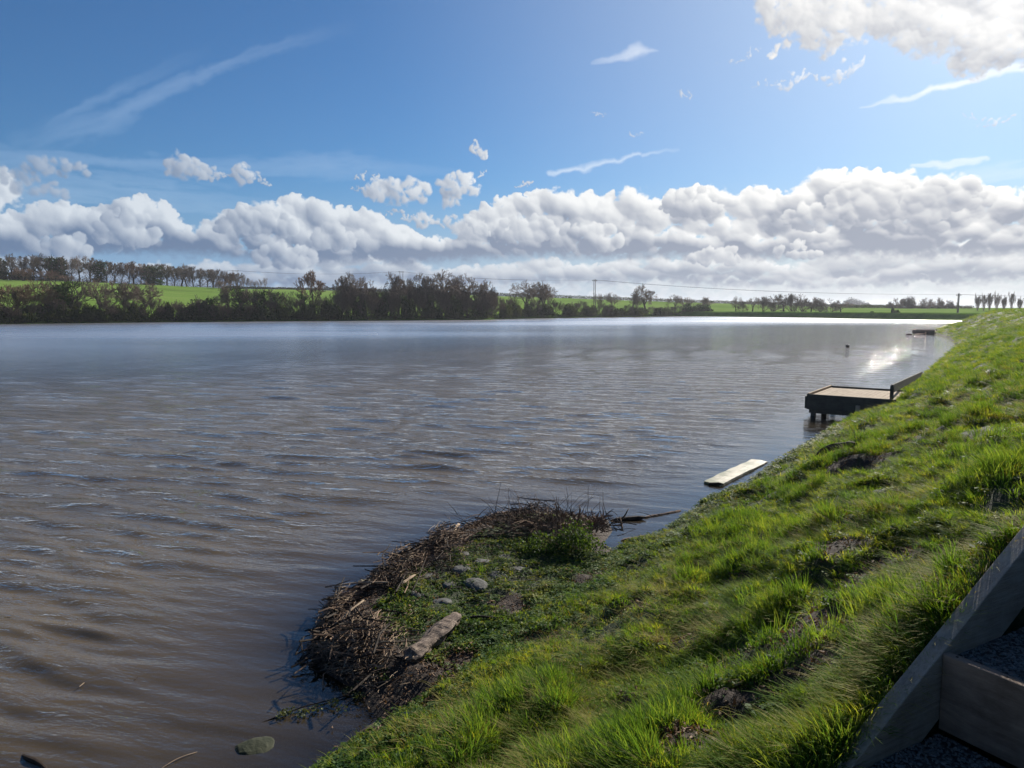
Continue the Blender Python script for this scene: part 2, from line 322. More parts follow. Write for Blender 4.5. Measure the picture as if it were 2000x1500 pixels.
def leafy(name, c1, c2, c3, scale=1.3, trans=.45, rough=.7, spec=.06, rnd=.35):
    """thin leaf: reflects and transmits"""
    def b(t):
        g = t.new('ShaderNodeNewGeometry'); oi = t.new('ShaderNodeObjectInfo')
        n = t.noise(g.outputs['Position'], scale, 4.0, .6)
        f = t.m('ADD', n, t.m('MULTIPLY', t.m('SUBTRACT', oi.outputs['Random'], .5), rnd))
        f = t.m('ADD', f, t.m('MULTIPLY', t.m('SUBTRACT', g.outputs['Random Per Island'], .5), .35))
        c = t.ramp(f, [(.25, c1), (.52, c2), (.80, c3)])
        pr = prin(t, c, rough, None, 0, spec)
        tr = t.new('ShaderNodeBsdfTranslucent'); t.put(tr.inputs[0], t.mix(1.0, c, (1.75, 1.45, .55), 'MULTIPLY'))
        mx = t.new('ShaderNodeMixShader'); mx.inputs[0].default_value = trans; t.nt.links.new(pr, mx.inputs[1]); t.nt.links.new(tr.outputs[0], mx.inputs[2]); return mx.outputs[0]
    return mat(name, b)
M = {}
M['grass'] = leafy('grass_blades', (.042, .105, .016), (.112, .205, .024), (.26, .285, .05), 1.1, .56)
M['tall'] = leafy('tall_grass_blades', (.035, .085, .02), (.08, .165, .03), (.17, .23, .05), 1.6, .5)
M['dry'] = leafy('dry_grass_blades', (.16, .15, .045), (.26, .23, .07), (.34, .30, .13), 2.0, .3)
M['herb'] = leafy('creeping_herb_leaves', (.03, .07, .02), (.075, .13, .028), (.20, .21, .04), 2.0, .35, .6, .08)
M['ivy'] = leafy('ivy_leaves', (.018, .04, .012), (.035, .075, .022), (.06, .11, .035), .6, .25, .7, .05)
M['farleaf'] = leafy('evergreen_leaves', (.022, .034, .016), (.035, .052, .022), (.06, .075, .032), .4, .3, .8, .05)
M['deadleaf'] = leafy('dead_leaves', (.05, .03, .018), (.12, .07, .04), (.25, .17, .11), 5.0, .15, .7, .15)
M['bark'] = simple('grey_bark', (.035, .028, .022), (.09, .075, .06), 3, .9, .03)
M['twig'] = simple('winter_twigs', (.12, .088, .068), (.21, .16, .125), 1.5, .9, .005)
M['twig_warm'] = simple('reddish_twigs', (.10, .058, .04), (.16, .10, .07), 1.5, .9, .005)
M['twig_tan'] = simple('tan_twigs', (.12, .085, .045), (.19, .14, .08), 1.5, .9, .005)
M['scrub'] = simple('dark_scrub_twigs', (.07, .053, .043), (.13, .10, .08), 1.5, .95, .005)
M['stick'] = simple('driftwood_sticks', (.09, .06, .042), (.25, .175, .125), 9, .85, .004, .08)
M['paleStick'] = simple('pale_stripped_wood', (.22, .16, .11), (.40, .31, .22), 9, .85, .004, .08)
M['darkwood'] = simple('wet_black_wood', (.012, .009, .007), (.042, .031, .024), 7, .8, .02, .12)
M['deck'] = wood('weathered_deck_boards', (.18, .135, .095), (.40, .32, .23), (1, 14, 14), .85, .1)
M['tarred'] = wood('dark_green_stained_timber', (.03, .033, .029), (.075, .078, .068), (14, 1, 14), .85, .08)
M['sleeper'] = wood('grey_step_timber', (.17, .13, .10), (.42, .345, .275), (1.2, 18, 18), .85)
M['riserw'] = wood('brown_grey_riser_timber', (.08, .054, .038), (.25, .18, .135), (18, 1.2, 6), .85)
M['rock'] = simple('river_stone', (.04, .042, .04), (.12, .12, .11), 8, .8, .02, .3)
M['ochrerock'] = simple('ochre_stone', (.12, .10, .06), (.36, .30, .19), 9, .7, .02, .4)
M['bedrock'] = simple('algae_covered_stone', (.015, .02, .010), (.045, .048, .028), 6, .8, .03, .2)
M['wire'] = simple('galvanised_wire', (.05, .045, .04), (.10, .09, .08), 9, .7, .001, .2)
M['pole'] = simple('pale_pole_timber', (.10, .09, .08), (.26, .24, .21), 2, .8, .01)
M['buoy'] = simple('black_plastic_float', (.012, .012, .013), (.03, .03, .03), 4, .4, .005, .5)

def m_ground(t):
    p = pos(t); mud = t.new('ShaderNodeAttribute', attribute_name='mud').outputs['Fac']
    n = t.noise(p, 1.2, 6.0, .65); n2 = t.noise(p, 9.0, 6.0, .7); n3 = t.noise(p, 45.0, 4.0, .7)
    g = t.ramp(n2, [(.3, (.015, .022, .008)), (.55, (.03, .045, .012)), (.75, (.06, .065, .02))])
    s = t.ramp(n3, [(.3, (.018, .012, .009)), (.6, (.05, .033, .024)), (.8, (.11, .078, .06))])
    f = t.ss(t.m('ADD', mud, t.m('MULTIPLY', t.m('SUBTRACT', n2, .5), .8)), .35, .65)
    return prin(t, t.mix(f, g, s), .85, t.m('ADD', n2, t.m('MULTIPLY', n3, .35)), .05, .3)
M['ground'] = mat('bank_soil_and_turf', m_ground)
def m_field(t):
    p = pos(t); n = t.noise(p, .03, 4.0, .6); n2 = t.noise(t.v('MULTIPLY', p, (.012, .22, .5)), 1.0, 4.0, .6); n3 = t.noise(p, 1.1, 4.0, .7)
    f = t.m('ADD', t.m('ADD', t.m('MULTIPLY', n, .45), t.m('MULTIPLY', n2, .38)), t.m('MULTIPLY', n3, .2))
    return prin(t, t.ramp(f, [(.35, (.085, .135, .03)), (.50, (.125, .21, .04)), (.68, (.18, .24, .07))]), 1.0, n3, .25, 0.0)
M['field'] = mat('winter_cereal_field', m_field)
def m_dam(t):
    p = pos(t); n = t.noise(p, .25, 5.0, .65); n3 = t.noise(p, 2.5, 5.0, .7)
    f = t.m('ADD', t.m('MULTIPLY', n, .5), t.m('MULTIPLY', n3, .5))
    return prin(t, t.ramp(f, [(.35, (.05, .09, .02)), (.52, (.10, .19, .03)), (.7, (.17, .24, .05))]), 1.0, n3, .5, 0.0)
M['dam'] = mat('rough_bank_grass', m_dam)
M['bed'] = simple('silty_lake_bed', (.05, .055, .030), (.10, .095, .055), 2.5, .95, .05, .05)
M['farwood'] = simple('distant_conifers', (.02, .032, .035), (.045, .06, .06), .02, .95, .5, .05)
M['farwheat'] = simple('distant_hills', (.05, .07, .045), (.08, .10, .06), .004, .95, .5, .05)
def m_gravel(t):
    p = objc(t); v = t.vor(p, 60.0, out='Color'); d = t.vor(p, 60.0)
    h = t.sep(v)[0]; c = t.ramp(h, [(.1, (.03, .027, .024)), (.6, (.09, .08, .07)), (.95, (.24, .22, .2))])
    return prin(t, c, .8, t.m('SUBTRACT', 1.0, d), .02, .3)
M['gravel'] = mat('dark_gravel', m_gravel)
M['pebble'] = simple('gravel_stones', (.06, .055, .05), (.24, .23, .21), 40, .75, .003, .4)
def m_plank(t):
    p = objc(t); n = t.noise(t.v('MULTIPLY', p, (1, 10, 1)), 3.0, 6.0, .65); n2 = t.noise(p, 1.8, 5.0, .6)
    c = t.mix(t.ss(n2, .40, .62), t.ramp(n, [(.3, (.22, .19, .12)), (.7, (.42, .38, .27))]), (.10, .11, .04))
    return prin(t, c, .5, n, .006, .5)
M['plank'] = mat('wet_bleached_plank', m_plank)
def m_log(t):
    p = objc(t); n = t.noise(t.v('MULTIPLY', p, (5, 40, 40)), 1.6, 6.0, .7, dist=.4); n2 = t.noise(p, 16.0, 5.0, .6)
    c = t.ramp(t.m('ADD', t.m('MULTIPLY', n, .65), t.m('MULTIPLY', n2, .4)), [(.35, (.035, .024, .018)), (.52, (.15, .11, .085)), (.72, (.34, .27, .21))])
    return prin(t, c, .8, n, .02, .25)
M['log'] = mat('split_driftwood_log', m_log)

# ------------------------------------------------------------------ shoreline and terrain
DIRB = np.array([math.sin(R(34.2)), math.cos(R(34.2))])
mainpx = [(610, 1500), (700, 1440), (765, 1400), (1190, 1078), (1290, 1040), (1360, 985), (1440, 955), (1500, 912), (1560, 876), (1600, 852), (1640, 826), (1700, 792), (1800, 735), (1840, 700), (1868, 675), (1852, 660), (1818, 650)]
MAIN = [gnd(*p)[:2] for p in mainpx]
p0 = MAIN[0]
MAIN = [p0-DIRB*30, p0-DIRB*12, p0-DIRB*4] + MAIN + [np.array(q, float) for q in ((66, 113), (78, 124), (98, 133), (150, 142), (260, 150))]
MAIN = np.array(MAIN)
spitpx = [(748, 1392), (712, 1345), (655, 1312), (614, 1272), (642, 1205), (700, 1165), (738, 1128), (800, 1108), (872, 1052), (960, 1018), (1050, 1008), (1178, 1015), (1186, 1036), (1168, 1062), (1198, 1082)]
SPIT = [gnd(*p)[:2] for p in spitpx]
SPIT = np.array(SPIT + [SPIT[-1]+np.array([.9, -.5]), SPIT[0]+np.array([1.0, -.6])])
def segdist(x, y, pl, closed=False):
    """distance and side (positive on the right of travel) of the nearest segment"""
    best = np.full(x.shape, 1e9); side = np.zeros(x.shape); n = len(pl); rngn = n if closed else n-1
    for i in range(rngn):
        a = pl[i]; b = pl[(i+1) % n]; d = b-a; L2 = d@d
        t = np.clip(((x-a[0])*d[0]+(y-a[1])*d[1])/L2, 0, 1); ex = x-a[0]-t*d[0]; ey = y-a[1]-t*d[1]; ds = np.hypot(ex, ey)
        cr = (x-a[0])*d[1]-(y-a[1])*d[0]
        m_ = ds < best-1e-9; best = np.where(m_, ds, best); side = np.where(m_, np.sign(cr), side)
    return best, side
def inpoly(x, y, pl):
    ins = np.zeros(x.shape, bool); n = len(pl)
    for i in range(n):
        a = pl[i]; b = pl[(i+1) % n]
        c = ((a[1] > y) != (b[1] > y)) & (x < (b[0]-a[0])*(y-a[1])/(b[1]-a[1]+1e-12)+a[0]); ins ^= c
    return ins
def s_main(x, y): d, s = segdist(x, y, MAIN); return d*s
def s_spit(x, y): d, _ = segdist(x, y, SPIT, True); return np.where(inpoly(x, y, SPIT), d, -d)
# the steps: local frame a (up the flight), b (to the right of the flight)
SA = np.array([1.306, 2.64]); SU = np.array([math.sin(R(60)), math.cos(R(60))]); SW = np.array([math.sin(R(150)), math.cos(R(150))])
SZ0, SSL, SBW = 1.75, .555, 1.25
def H(x, y, micro=True):
    x = np.asarray(x, float); y = np.asarray(y, float)
    s = s_main(x, y); r = np.hypot(x, y)
    wob = (fbm(x*.35+5, y*.35+9, 3)-.5)
    sw = s+wob*.5*sst(s, .3, 2.0)
    up = 3.22*(1-np.exp(-np.clip(sw, 0, 99)*.135-(np.clip(sw, 0, 99)/6.2)**3))
    lip = .10*sst(s, -.05, .35)
    z = np.where(s > 0, up*.97, np.maximum(s*.26, -1.6)-.0)+lip-.04
    ss_ = s_spit(x, y)
    zs = np.where(ss_ > 0, .05+.13*sst(ss_, 0, .45)+.16*(fbm(x*2.2, y*2.2, 3)-.5)*sst(ss_, .1, .5), np.maximum(ss_*.5, -1.6)+.04)
    z = np.maximum(z, np.where(s < 3, zs, -9))
    if micro:
        amp = sst(s, .2, 1.8)
        hum = fbm(x*1.5+3, y*1.5, 3)-.5; ter = fbm((x*DIRB[0]+y*DIRB[1])*.45, (x*DIRB[1]-y*DIRB[0])*1.5+7, 3)-.5
        z = z+amp*(.34*hum+.24*ter+.16*(fbm(x*3.1+8, y*3.1, 2)-.5))+.05*(fbm(x*7, y*7, 2)-.5)*sst(np.maximum(s, ss_), .0, .3)
    a = (x-SA[0])*SU[0]+(y-SA[1])*SU[1]; b = (x-SA[0])*SW[0]+(y-SA[1])*SW[1]
    zt = np.minimum(SZ0+SSL*a, 2.50-.12*sst(a, 1.5, 2.4)); lat = np.clip(-b-.06, 0, 9)
    mound = zt-.05-.62*lat-.30*np.clip(a-1.6, 0, 9)+.05*(fbm(x*5, y*5, 3)-.5)
    wgt = np.exp(-np.clip(lat-.05, 0, 9)**2/.35)*sst(a, -1.6, -.4)*(1-sst(a, 2.2, 3.4))*(b < 0)
    z = np.where(wgt > .001, z*(1-wgt)+np.minimum(np.maximum(z, mound), zt-.04)*wgt, z)
    cut = (b > -.075) & (b < SBW+.1) & (a > -1.2) & (a < 3.4)
    z = np.where(cut, np.minimum(z, zt-.5), z)
    return z
def on_bank(px, py):
    """where the ray of a photo point meets the bank"""
    d = ray(px, py); d = d/np.linalg.norm(d[:2]); ts = np.geomspace(1.6, 200, 1500)
    X, Y, Z = d[0]*ts, d[1]*ts, CAM_H+d[2]*ts; h = np.maximum(H(X, Y), 0); k = np.argmax(Z < h)
    return np.array([X[k], Y[k], h[k]])

# mud patches (x, y, radius) found in the photograph
mudpx = [(1480, 1310, .30), (1420, 1375, .28), (1370, 1440, .24), (1530, 1270, .28), (1650, 1170, .32), (1700, 1120, .28), (1760, 1085, .3), (1590, 1215, .3), (1600, 1310, .25), (1640, 1065, .3), (1560, 1400, .2), (1340, 1250, .2), (1230, 1390, .2), (1250, 1180, .2), (1060, 1250, .25), (1150, 1130, .25), (1000, 1180, .3), (860, 1320, .32), (800, 1350, .3), (740, 1430, .2), (900, 1290, .22), (840, 1380, .2),
         (1300, 1440, .14), (1720, 900, .3), (1640, 905, .3), (1440, 1135, .15)]
MUD = []
for a_, b_, r_ in mudpx: q = on_bank(a_, b_); MUD.append((q[0], q[1], r_))
def mudf(x, y):
    f = np.zeros(np.shape(x))
    for a_, b_, r_ in MUD: f = np.maximum(f, np.exp(-((x-a_)**2+(y-b_)**2)/(r_*r_)))
    s = s_main(x, y); ss_ = s_spit(x, y)
    f = np.maximum(f, (1-sst(s, .0, .35))*.9*(ss_ < 0))
    f = np.maximum(f, (1-sst(ss_, .35, .75))*(ss_ > -.3)*(s < .25))
    return f

# near bank: grid in bank coordinates
tt = np.concatenate([np.arange(-34, -4, .5), np.arange(-4, 16, .05), 16+np.cumsum(np.geomspace(.05, 1.1, 300))]); tt = tt[tt < 175]
ww = np.concatenate([np.arange(-16, -3.5, .35), np.arange(-3.5, 6.5, .055), np.arange(6.5, 22, .4)])
TT, WW = np.meshgrid(tt, ww, indexing='ij')
RB = np.array([DIRB[1], -DIRB[0]])
BX = p0[0]+TT*DIRB[0]+WW*RB[0]; BY = p0[1]+TT*DIRB[1]+WW*RB[1]; BZ = H(BX, BY)
me = npmesh('grass_bank', np.stack([BX, BY, BZ], -1).reshape(-1, 3), gridfaces(*BX.shape)[:, ::-1], [M['ground']]); attr(me, 'mud', mudf(BX, BY))
bank = tag(link('grass_bank', me), 'grassy reservoir bank sloping down to the brown water', kind='structure')

# far land, described by bearing: shoreline, foot bank, field crest
shpx = [(-500, 640), (-200, 636), (0, 633), (250, 630), (500, 628), (700, 626.5), (950, 624.5), (975, 623.5), (1100, 621), (1330, 618), (1450, 619), (1600, 621), (1740, 624), (1815, 625.2), (1900, 626), (2200, 627)]
crpx = [(-500, 535, 380), (-200, 540, 380), (0, 545, 380), (150, 549, 385), (300, 556, 390), (450, 563, 400), (600, 566, 410), (700, 568, 420), (950, 577, 430), (1100, 582, 440), (1300, 589, 460), (1500, 595, 470), (1640, 599.5, 480), (1750, 600.5, 480), (1850, 601, 480), (2200, 601, 480)]
SH_A = [azel(x, 602)[0] for x, y in shpx]; SH_R = [np.linalg.norm(gnd(x, y)[:2]) for x, y in shpx]
CR_A = [azel(x, 602)[0] for x, y, d in crpx]; CR_R = [d for x, y, d in crpx]; CR_Z = [atdist(x, y, d)[2] for x, y, d in crpx]
AMAX0, AMIN0 = azel(1330, 602)[0], azel(1280, 602)[0]
def farH(x, y):
    x = np.asarray(x, float); y = np.asarray(y, float); az = np.degrees(np.arctan2(x, y)); r = np.hypot(x, y)
    rs = np.interp(az, SH_A, SH_R); rc = np.interp(az, CR_A, CR_R); zc = np.interp(az, CR_A, CR_Z); d = r-rs
    rs = rs+1.5*(fbm(az*.8, az*0+3, 3)-.5)
    dam = sst(az, AMIN0, AMAX0)
    foot = (1-dam)*1.2+dam*2.15
    zf = np.where(d < 0, np.maximum(d*.3, -1.8), foot*sst(d, -.5, 5.5))
    t = np.clip((d-9)/(rc-rs-9), 0, 1)
    rise = (zc-foot)*(.25*t+.75*t**1.35)-dam*1.3*sst(d, 9, 16)*(1-sst(t, .2, .8))
    z = zf+np.where(d > 9, rise, 0)
    back = r-rc; z = np.where(back > 0, zc-np.clip(back, 0, 400)*.02-.6*sst(back, 0, 20), z)
    return z+.25*(fbm(x*.15, y*.15, 3)-.5)*sst(d, 1, 8)
fa = np.concatenate([np.arange(-75, -44, 2.), np.arange(-44, 44, .22), np.arange(44, 60, 2.)])
fr = np.concatenate([np.arange(-12, 14, .8), 14+np.cumsum(np.geomspace(1.2, 12, 70)), ])
fr = np.concatenate([fr, fr[-1]+np.array([30, 80, 200, 500, 1200, 3000])])
FA, FR = np.meshgrid(fa, fr, indexing='ij'); RS = np.interp(FA, SH_A, SH_R); RR = RS+FR
FX = np.sin(np.radians(FA))*RR; FY = np.cos(np.radians(FA))*RR; FZ = farH(FX, FY)
FZ = np.where(FR > 900, -6+0*FZ, FZ)
me = npmesh('far_field', np.stack([FX, FY, FZ], -1).reshape(-1, 3), gridfaces(*FX.shape)[:, ::-1], [M['field'], M['dam']])
fm = ((FR[:-1, :-1] < 9.5) | ((FR[:-1, :-1] < 16) & (FA[:-1, :-1] > AMAX0))).reshape(-1).astype(int); me.polygons.foreach_set('material_index', fm)
tag(link('field', me), 'bright green winter field rising beyond the lake', kind='structure')
# the wide ground under everything
n = 48; g = np.linspace(-4500, 4500, n); GX, GY = np.meshgrid(g, g, indexing='ij')
tag(link('ground', npmesh('ground', np.stack([GX, GY, GX*0-7.5], -1).reshape(-1, 3), gridfaces(n, n)[:, ::-1], [M['farwheat']])), 'open farmland reaching to the horizon', kind='structure')
n = 40; g = np.linspace(-30, 40, n); GX, GY = np.meshgrid(np.linspace(-420, 330, n), np.linspace(-60, 420, n), indexing='ij')
tag(link('lake_bed', npmesh('lake_bed', np.stack([GX, GY, GX*0-1.7], -1).reshape(-1, 3), gridfaces(n, n)[:, ::-1], [M['bed']])), 'silty bed of the lake', kind='structure')

# ------------------------------------------------------------------ water: real waves on a fan of rings, fine ripples as relief
wa = np.concatenate([np.arange(-160, -50, 2.5), np.arange(-50, -39, .5), np.linspace(-39, 39, 470), np.arange(39.5, 62, 1.)])
wr = np.geomspace(4.0, 460, 1000)
WA, WR = np.meshgrid(np.radians(wa), wr, indexing='ij'); WX = np.sin(WA)*WR; WY = np.cos(WA)*WR
sd = -s_main(WX, WY); sp = -s_spit(WX, WY); ds = np.minimum(sd, sp)
calm = .12+.88*sst(ds, .2, 3.8)
WZ = np.zeros(WX.shape); cell = WR*.0048
wx_ = WX+.5*(fbm(WX*.25, WY*.25, 2)-.5); wy_ = WY+.5*(fbm(WX*.25+40, WY*.25, 2)-.5)
for i in range(46):
    lam = .22*(6.5**(i/45.0))*rng.uniform(.9, 1.1)
    th = R(196)+rng.normal(0, .24)                        # travelling toward the near bank, from ahead
    k = 2*math.pi/lam; kx, ky = math.sin(th)*k, math.cos(th)*k
    sl = .037*(1.1 if lam < .8 else .7)
    A = sl/k*np.clip((lam/cell-3.5)/3.0, 0, 1)
    WZ += A*np.sin(kx*wx_+ky*wy_+rng.uniform(0, 6.28))
gust = .75+.5*fbm(WX*.06, WY*.06, 3)
WZ = WZ*calm*gust
me = npmesh('water', np.stack([WX, WY, WZ], -1).reshape(-1, 3), gridfaces(*WX.shape)[:, ::-1], [])
near = (WR < 60); dep = np.full(WX.shape, 1.7); dep[near] = np.clip(-H(WX[near], WY[near], False), 0, 1.7)
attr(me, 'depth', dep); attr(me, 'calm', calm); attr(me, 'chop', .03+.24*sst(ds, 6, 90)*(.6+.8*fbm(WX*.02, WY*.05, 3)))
def m_water(t):
    p = pos(t); dp = t.new('ShaderNodeAttribute', attribute_name='depth').outputs['Fac']; cm = t.new('ShaderNodeAttribute', attribute_name='calm').outputs['Fac']
    cd = t.new('ShaderNodeCameraData').outputs['View Distance'] if False else None
    wv = t.noise(p, .5, 2.0, out='Color'); q = t.v('ADD', p, t.scale(t.v('SUBTRACT', wv, (.5, .5, .5)), .4))
    r = t.new('ShaderNodeVectorRotate', rotation_type='Z_AXIS'); t.put(r.inputs['Vector'], q); r.inputs['Angle'].default_value = R(18); q = r.outputs[0]
    n1 = t.noise(t.v('MULTIPLY', q, (.50, 1.5, 1)), 2.6, 3.0, .6)
    n2 = t.noise(t.v('MULTIPLY', q, (.60, 1.4, 1)), 9.0, 3.0, .65)
    n3 = t.noise(t.v('MULTIPLY', q, (.45, 1.2, 1)), .8, 2.0, .5)
    h = t.m('ADD', t.m('ADD', t.m('MULTIPLY', n1, .095), t.m('MULTIPLY', n2, .034)), t.m('MULTIPLY', n3, .05))
    h = t.m('MULTIPLY', h, t.m('MULTIPLY', cm, t.lin(t.new('ShaderNodeAttribute', attribute_name='chop').outputs['Fac'], .05, .27, 1.0, .3)))
    b = t.new('ShaderNodeBump'); t.put(b.inputs['Height'], h); b.inputs['Distance'].default_value = 1.0; b.inputs['Strength'].default_value = 1.0
    dif = t.new('ShaderNodeBsdfDiffuse'); big = t.noise(p, .12, 3.0)
    sky_tint = t.ss(t.new('ShaderNodeAttribute', attribute_name='chop').outputs['Fac'], .035, .12)   # silty brown inshore; blue-grey body colour offshore stands in for reflected sky
    t.put(dif.inputs[0], t.mix(sky_tint, t.mix(t.ss(big, .35, .65), (.090, .068, .040), (.115, .089, .055)), (.066, .069, .076)))
    tr = t.new('ShaderNodeBsdfTransparent'); tr.inputs[0].default_value = (.62, .60, .42, 1)
    clear = t.m('MULTIPLY', t.m('POWER', 2.71828, t.m('MULTIPLY', dp, -1.7)), .92)
    body = t.new('ShaderNodeMixShader'); t.put(body.inputs[0], clear); t.nt.links.new(dif.outputs[0], body.inputs[1]); t.nt.links.new(tr.outputs[0], body.inputs[2])
    gl = t.new('ShaderNodeBsdfGlossy'); t.put(gl.inputs['Roughness'], t.new('ShaderNodeAttribute', attribute_name='chop').outputs['Fac']); gl.inputs['Color'].default_value = (1, 1, 1, 1); t.nt.links.new(b.outputs[0], gl.inputs['Normal'])
    fr_ = t.new('ShaderNodeFresnel'); fr_.inputs['IOR'].default_value = 1.52; t.nt.links.new(b.outputs[0], fr_.inputs['Normal'])
    mx = t.new('ShaderNodeMixShader'); t.nt.links.new(fr_.outputs[0], mx.inputs[0]); t.nt.links.new(body.outputs[0], mx.inputs[1]); t.nt.links.new(gl.outputs[0], mx.inputs[2])
    return mx.outputs[0]
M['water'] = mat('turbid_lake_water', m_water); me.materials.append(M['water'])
tag(link('water', me), 'wind rippled brown lake water reflecting the sky', kind='structure')
#==PART2==
# ------------------------------------------------------------------ bare winter trees
def segs_mesh(name, S, mt, k=3):
    S = np.array(S, dtype=float); P0_, P1, r0, r1 = S[:, :3], S[:, 3:6], S[:, 6], S[:, 7]; n = len(S)
    d = P1-P0_; d /= np.linalg.norm(d, axis=1)[:, None]+1e-9
    up = np.where(np.abs(d[:, 2:3]) < .9, np.array([[0, 0, 1.]]), np.array([[1., 0, 0]])); u = np.cross(d, up); u /= np.linalg.norm(u, axis=1)[:, None]; v = np.cross(d, u)
    V = []
    for j in range(k):
        c, s_ = math.cos(6.2832*j/k), math.sin(6.2832*j/k); V.append(P0_+(u*c+v*s_)*r0[:, None])
    for j in range(k):
        c, s_ = math.cos(6.2832*j/k), math.sin(6.2832*j/k); V.append(P1+(u*c+v*s_)*r1[:, None])
    V = np.stack(V, 1).reshape(-1, 3); b = np.arange(n)[:, None]*(2*k)
    F = np.concatenate([b+np.array([[j, (j+1) % k, k+(j+1) % k, k+j]]) for j in range(k)], 0)
    return npmesh(name, V, F, [mt])
def rnd_dir(d, ang):
    a = Vector((random.gauss(0, 1), random.gauss(0, 1), random.gauss(0, 1))); a = (a-a.project(d)).normalized(); return (d*math.cos(ang)+a*math.sin(ang)).normalized()
def grow(tr, cr, p, d, L, r, depth, P):
    n = 3 if depth < 3 else 2; q = p.copy(); dd = d.copy(); rr = r
    for i in range(n):
        dd = (rnd_dir(dd, random.uniform(.05, P['wob']))+Vector((0, 0, P['up']*(.3 if depth < 2 else 1)))).normalized()
        q2 = q+dd*L/n; r2 = max(rr*(.86 if depth else .92), P['rmin']); (tr if depth < P['tl'] else cr).append((*q, *q2, rr, r2)); q, rr = q2, r2
        if depth >= 1 and i < n-1 and depth < P['max']:
            if random.random() < P['side']: grow(tr, cr, q, rnd_dir(dd, random.uniform(.5, 1.0)), L*random.uniform(.45, .7), max(rr*.5, P['rmin']), depth+1, P)
        if depth == 0 and P['low'] and i >= 1:
            for _ in range(P['low']): grow(tr, cr, q-dd*random.uniform(0, L/n), rnd_dir(dd, random.uniform(P['sp'], P['sp']+.5)), L*random.uniform(.5, .8), rr*.4, 1, P)
    if depth < P['max']:
        for _ in range(P['fork'][min(depth, len(P['fork'])-1)]):
            grow(tr, cr, q, rnd_dir(dd, random.uniform(P['sp']*.5, P['sp']*1.25)), L*random.uniform(*P['lr']), max(rr*random.uniform(.55, .75), P['rmin']), depth+1, P)
OAK = dict(wob=.22, up=.02, tl=2, max=6, side=.55, low=0, sp=.62, fork=[4, 3, 3, 2, 3, 3], lr=(.62, .82), rmin=.032)
TALL = dict(wob=.14, up=.10, tl=2, max=5, side=.5, low=3, sp=.38, fork=[3, 3, 3, 3, 3], lr=(.55, .75), rmin=.032)
THIN = dict(wob=.10, up=.16, tl=1, max=4, side=.6, low=4, sp=.40, fork=[3, 3, 3, 3], lr=(.55, .8), rmin=.032)
POP = dict(wob=.02, up=.8, tl=1, max=4, side=.7, low=12, sp=.16, fork=[3, 3, 3, 2], lr=(.35, .5), rmin=.035)
BUSH = dict(wob=.25, up=.05, tl=1, max=4, side=.5, low=0, sp=.5, fork=[3, 3, 3, 3], lr=(.6, .8), rmin=.028)
def tree_var(P, L, r, trunkmat, twigmat, stems=1, spread=.0):
    tr, cr = [], []
    for i in range(stems):
        d = Vector((random.uniform(-spread, spread), random.uniform(-spread, spread), 1)).normalized()
        grow(tr, cr, Vector((random.uniform(-1, 1)*spread*.25, random.uniform(-1, 1)*spread*.25, -.3)), d, L*random.uniform(.85, 1.1), r, 0, P)
    A = np.array(tr+cr); zt = np.percentile(A[:, 5], 99.5); wd = max(np.percentile(np.hypot(A[:, 3], A[:, 4]), 95), .1)
    return dict(h=zt, w=wd, tr=segs_mesh('trunk', tr, trunkmat, 5), cr=segs_mesh('crown', cr, twigmat, 3))
def leafcards(name, cents, n, size, mt, flat=.0):
    """cents: list of (x,y,z,rx,ry,rz); leaf-sized quads scattered through the shells of the lobes"""
    wts = np.array([c[3]*c[4]+c[3]*c[5] for c in cents]); ci = rng.choice(len(cents), n, p=wts/wts.sum()); Cn = np.array(cents)[ci]
    d = rng.normal(size=(n, 3)); d /= np.linalg.norm(d, axis=1)[:, None]; rad = rng.uniform(.45, 1.08, n)**.6
    P = Cn[:, :3]+d*Cn[:, 3:]*rad[:, None]
    u = rng.normal(size=(n, 3)); u /= np.linalg.norm(u, axis=1)[:, None]; v = np.cross(u, d+rng.normal(size=(n, 3))*.6); v /= np.linalg.norm(v, axis=1)[:, None]+1e-9
    s = (size*rng.uniform(.6, 1.4, n))[:, None]; V = np.stack([P-u*s*.5, P+v*s*.32, P+u*s*.5, P-v*s*.32], 1).reshape(-1, 3)
    V[:, 2] = np.maximum(V[:, 2], .02)
    return npmesh(name, V, np.arange(4*n).reshape(-1, 4), [mt], smooth=False)
random.seed(3)
oaks = [tree_var(OAK, 3.1, .42, M['bark'], M['twig']) for _ in range(3)]
talls = [tree_var(TALL, 4.2, .30, M['bark'], M['twig']) for _ in range(3)]
warms = [tree_var(TALL, 4.0, .26, M['bark'], M['twig_warm']) for _ in range(2)]
thins = [tree_var(THIN, 5.0, .22, M['bark'], M['twig']) for _ in range(4)]
pops = [tree_var(POP, 8.0, .22, M['bark'], M['twig']) for _ in range(2)]
tans = [tree_var(BUSH, 2.0, .14, M['bark'], M['twig_tan'], 7, .9) for _ in range(2)]
reds = [tree_var(BUSH, 2.0, .12, M['bark'], M['twig_warm'], 7, .9) for _ in range(1)]
bares = [tree_var(BUSH, 2.0, .12, M['bark'], M['scrub'], 8, 1.0) for _ in range(3)]
def ivyvar(col_):
    h = 9.0; cents = [(random.uniform(-.5, .5), random.uniform(-.5, .5), h*(i+.5)/9, random.uniform(.8, 1.5)*(1.1-.05*i), random.uniform(.8, 1.5), .9) for i in range(9)]
    t = []; grow(t, t, Vector((0, 0, -.3)), Vector((0, 0, 1)), 4.2, .22, 0, dict(THIN, max=3))
    return dict(h=h+.8, w=1.6, tr=segs_mesh('trunk', t, M['bark'], 4), cr=leafcards('crown', cents, 1500, .42, col_))
ivies = [ivyvar(M['ivy']) for _ in range(3)]
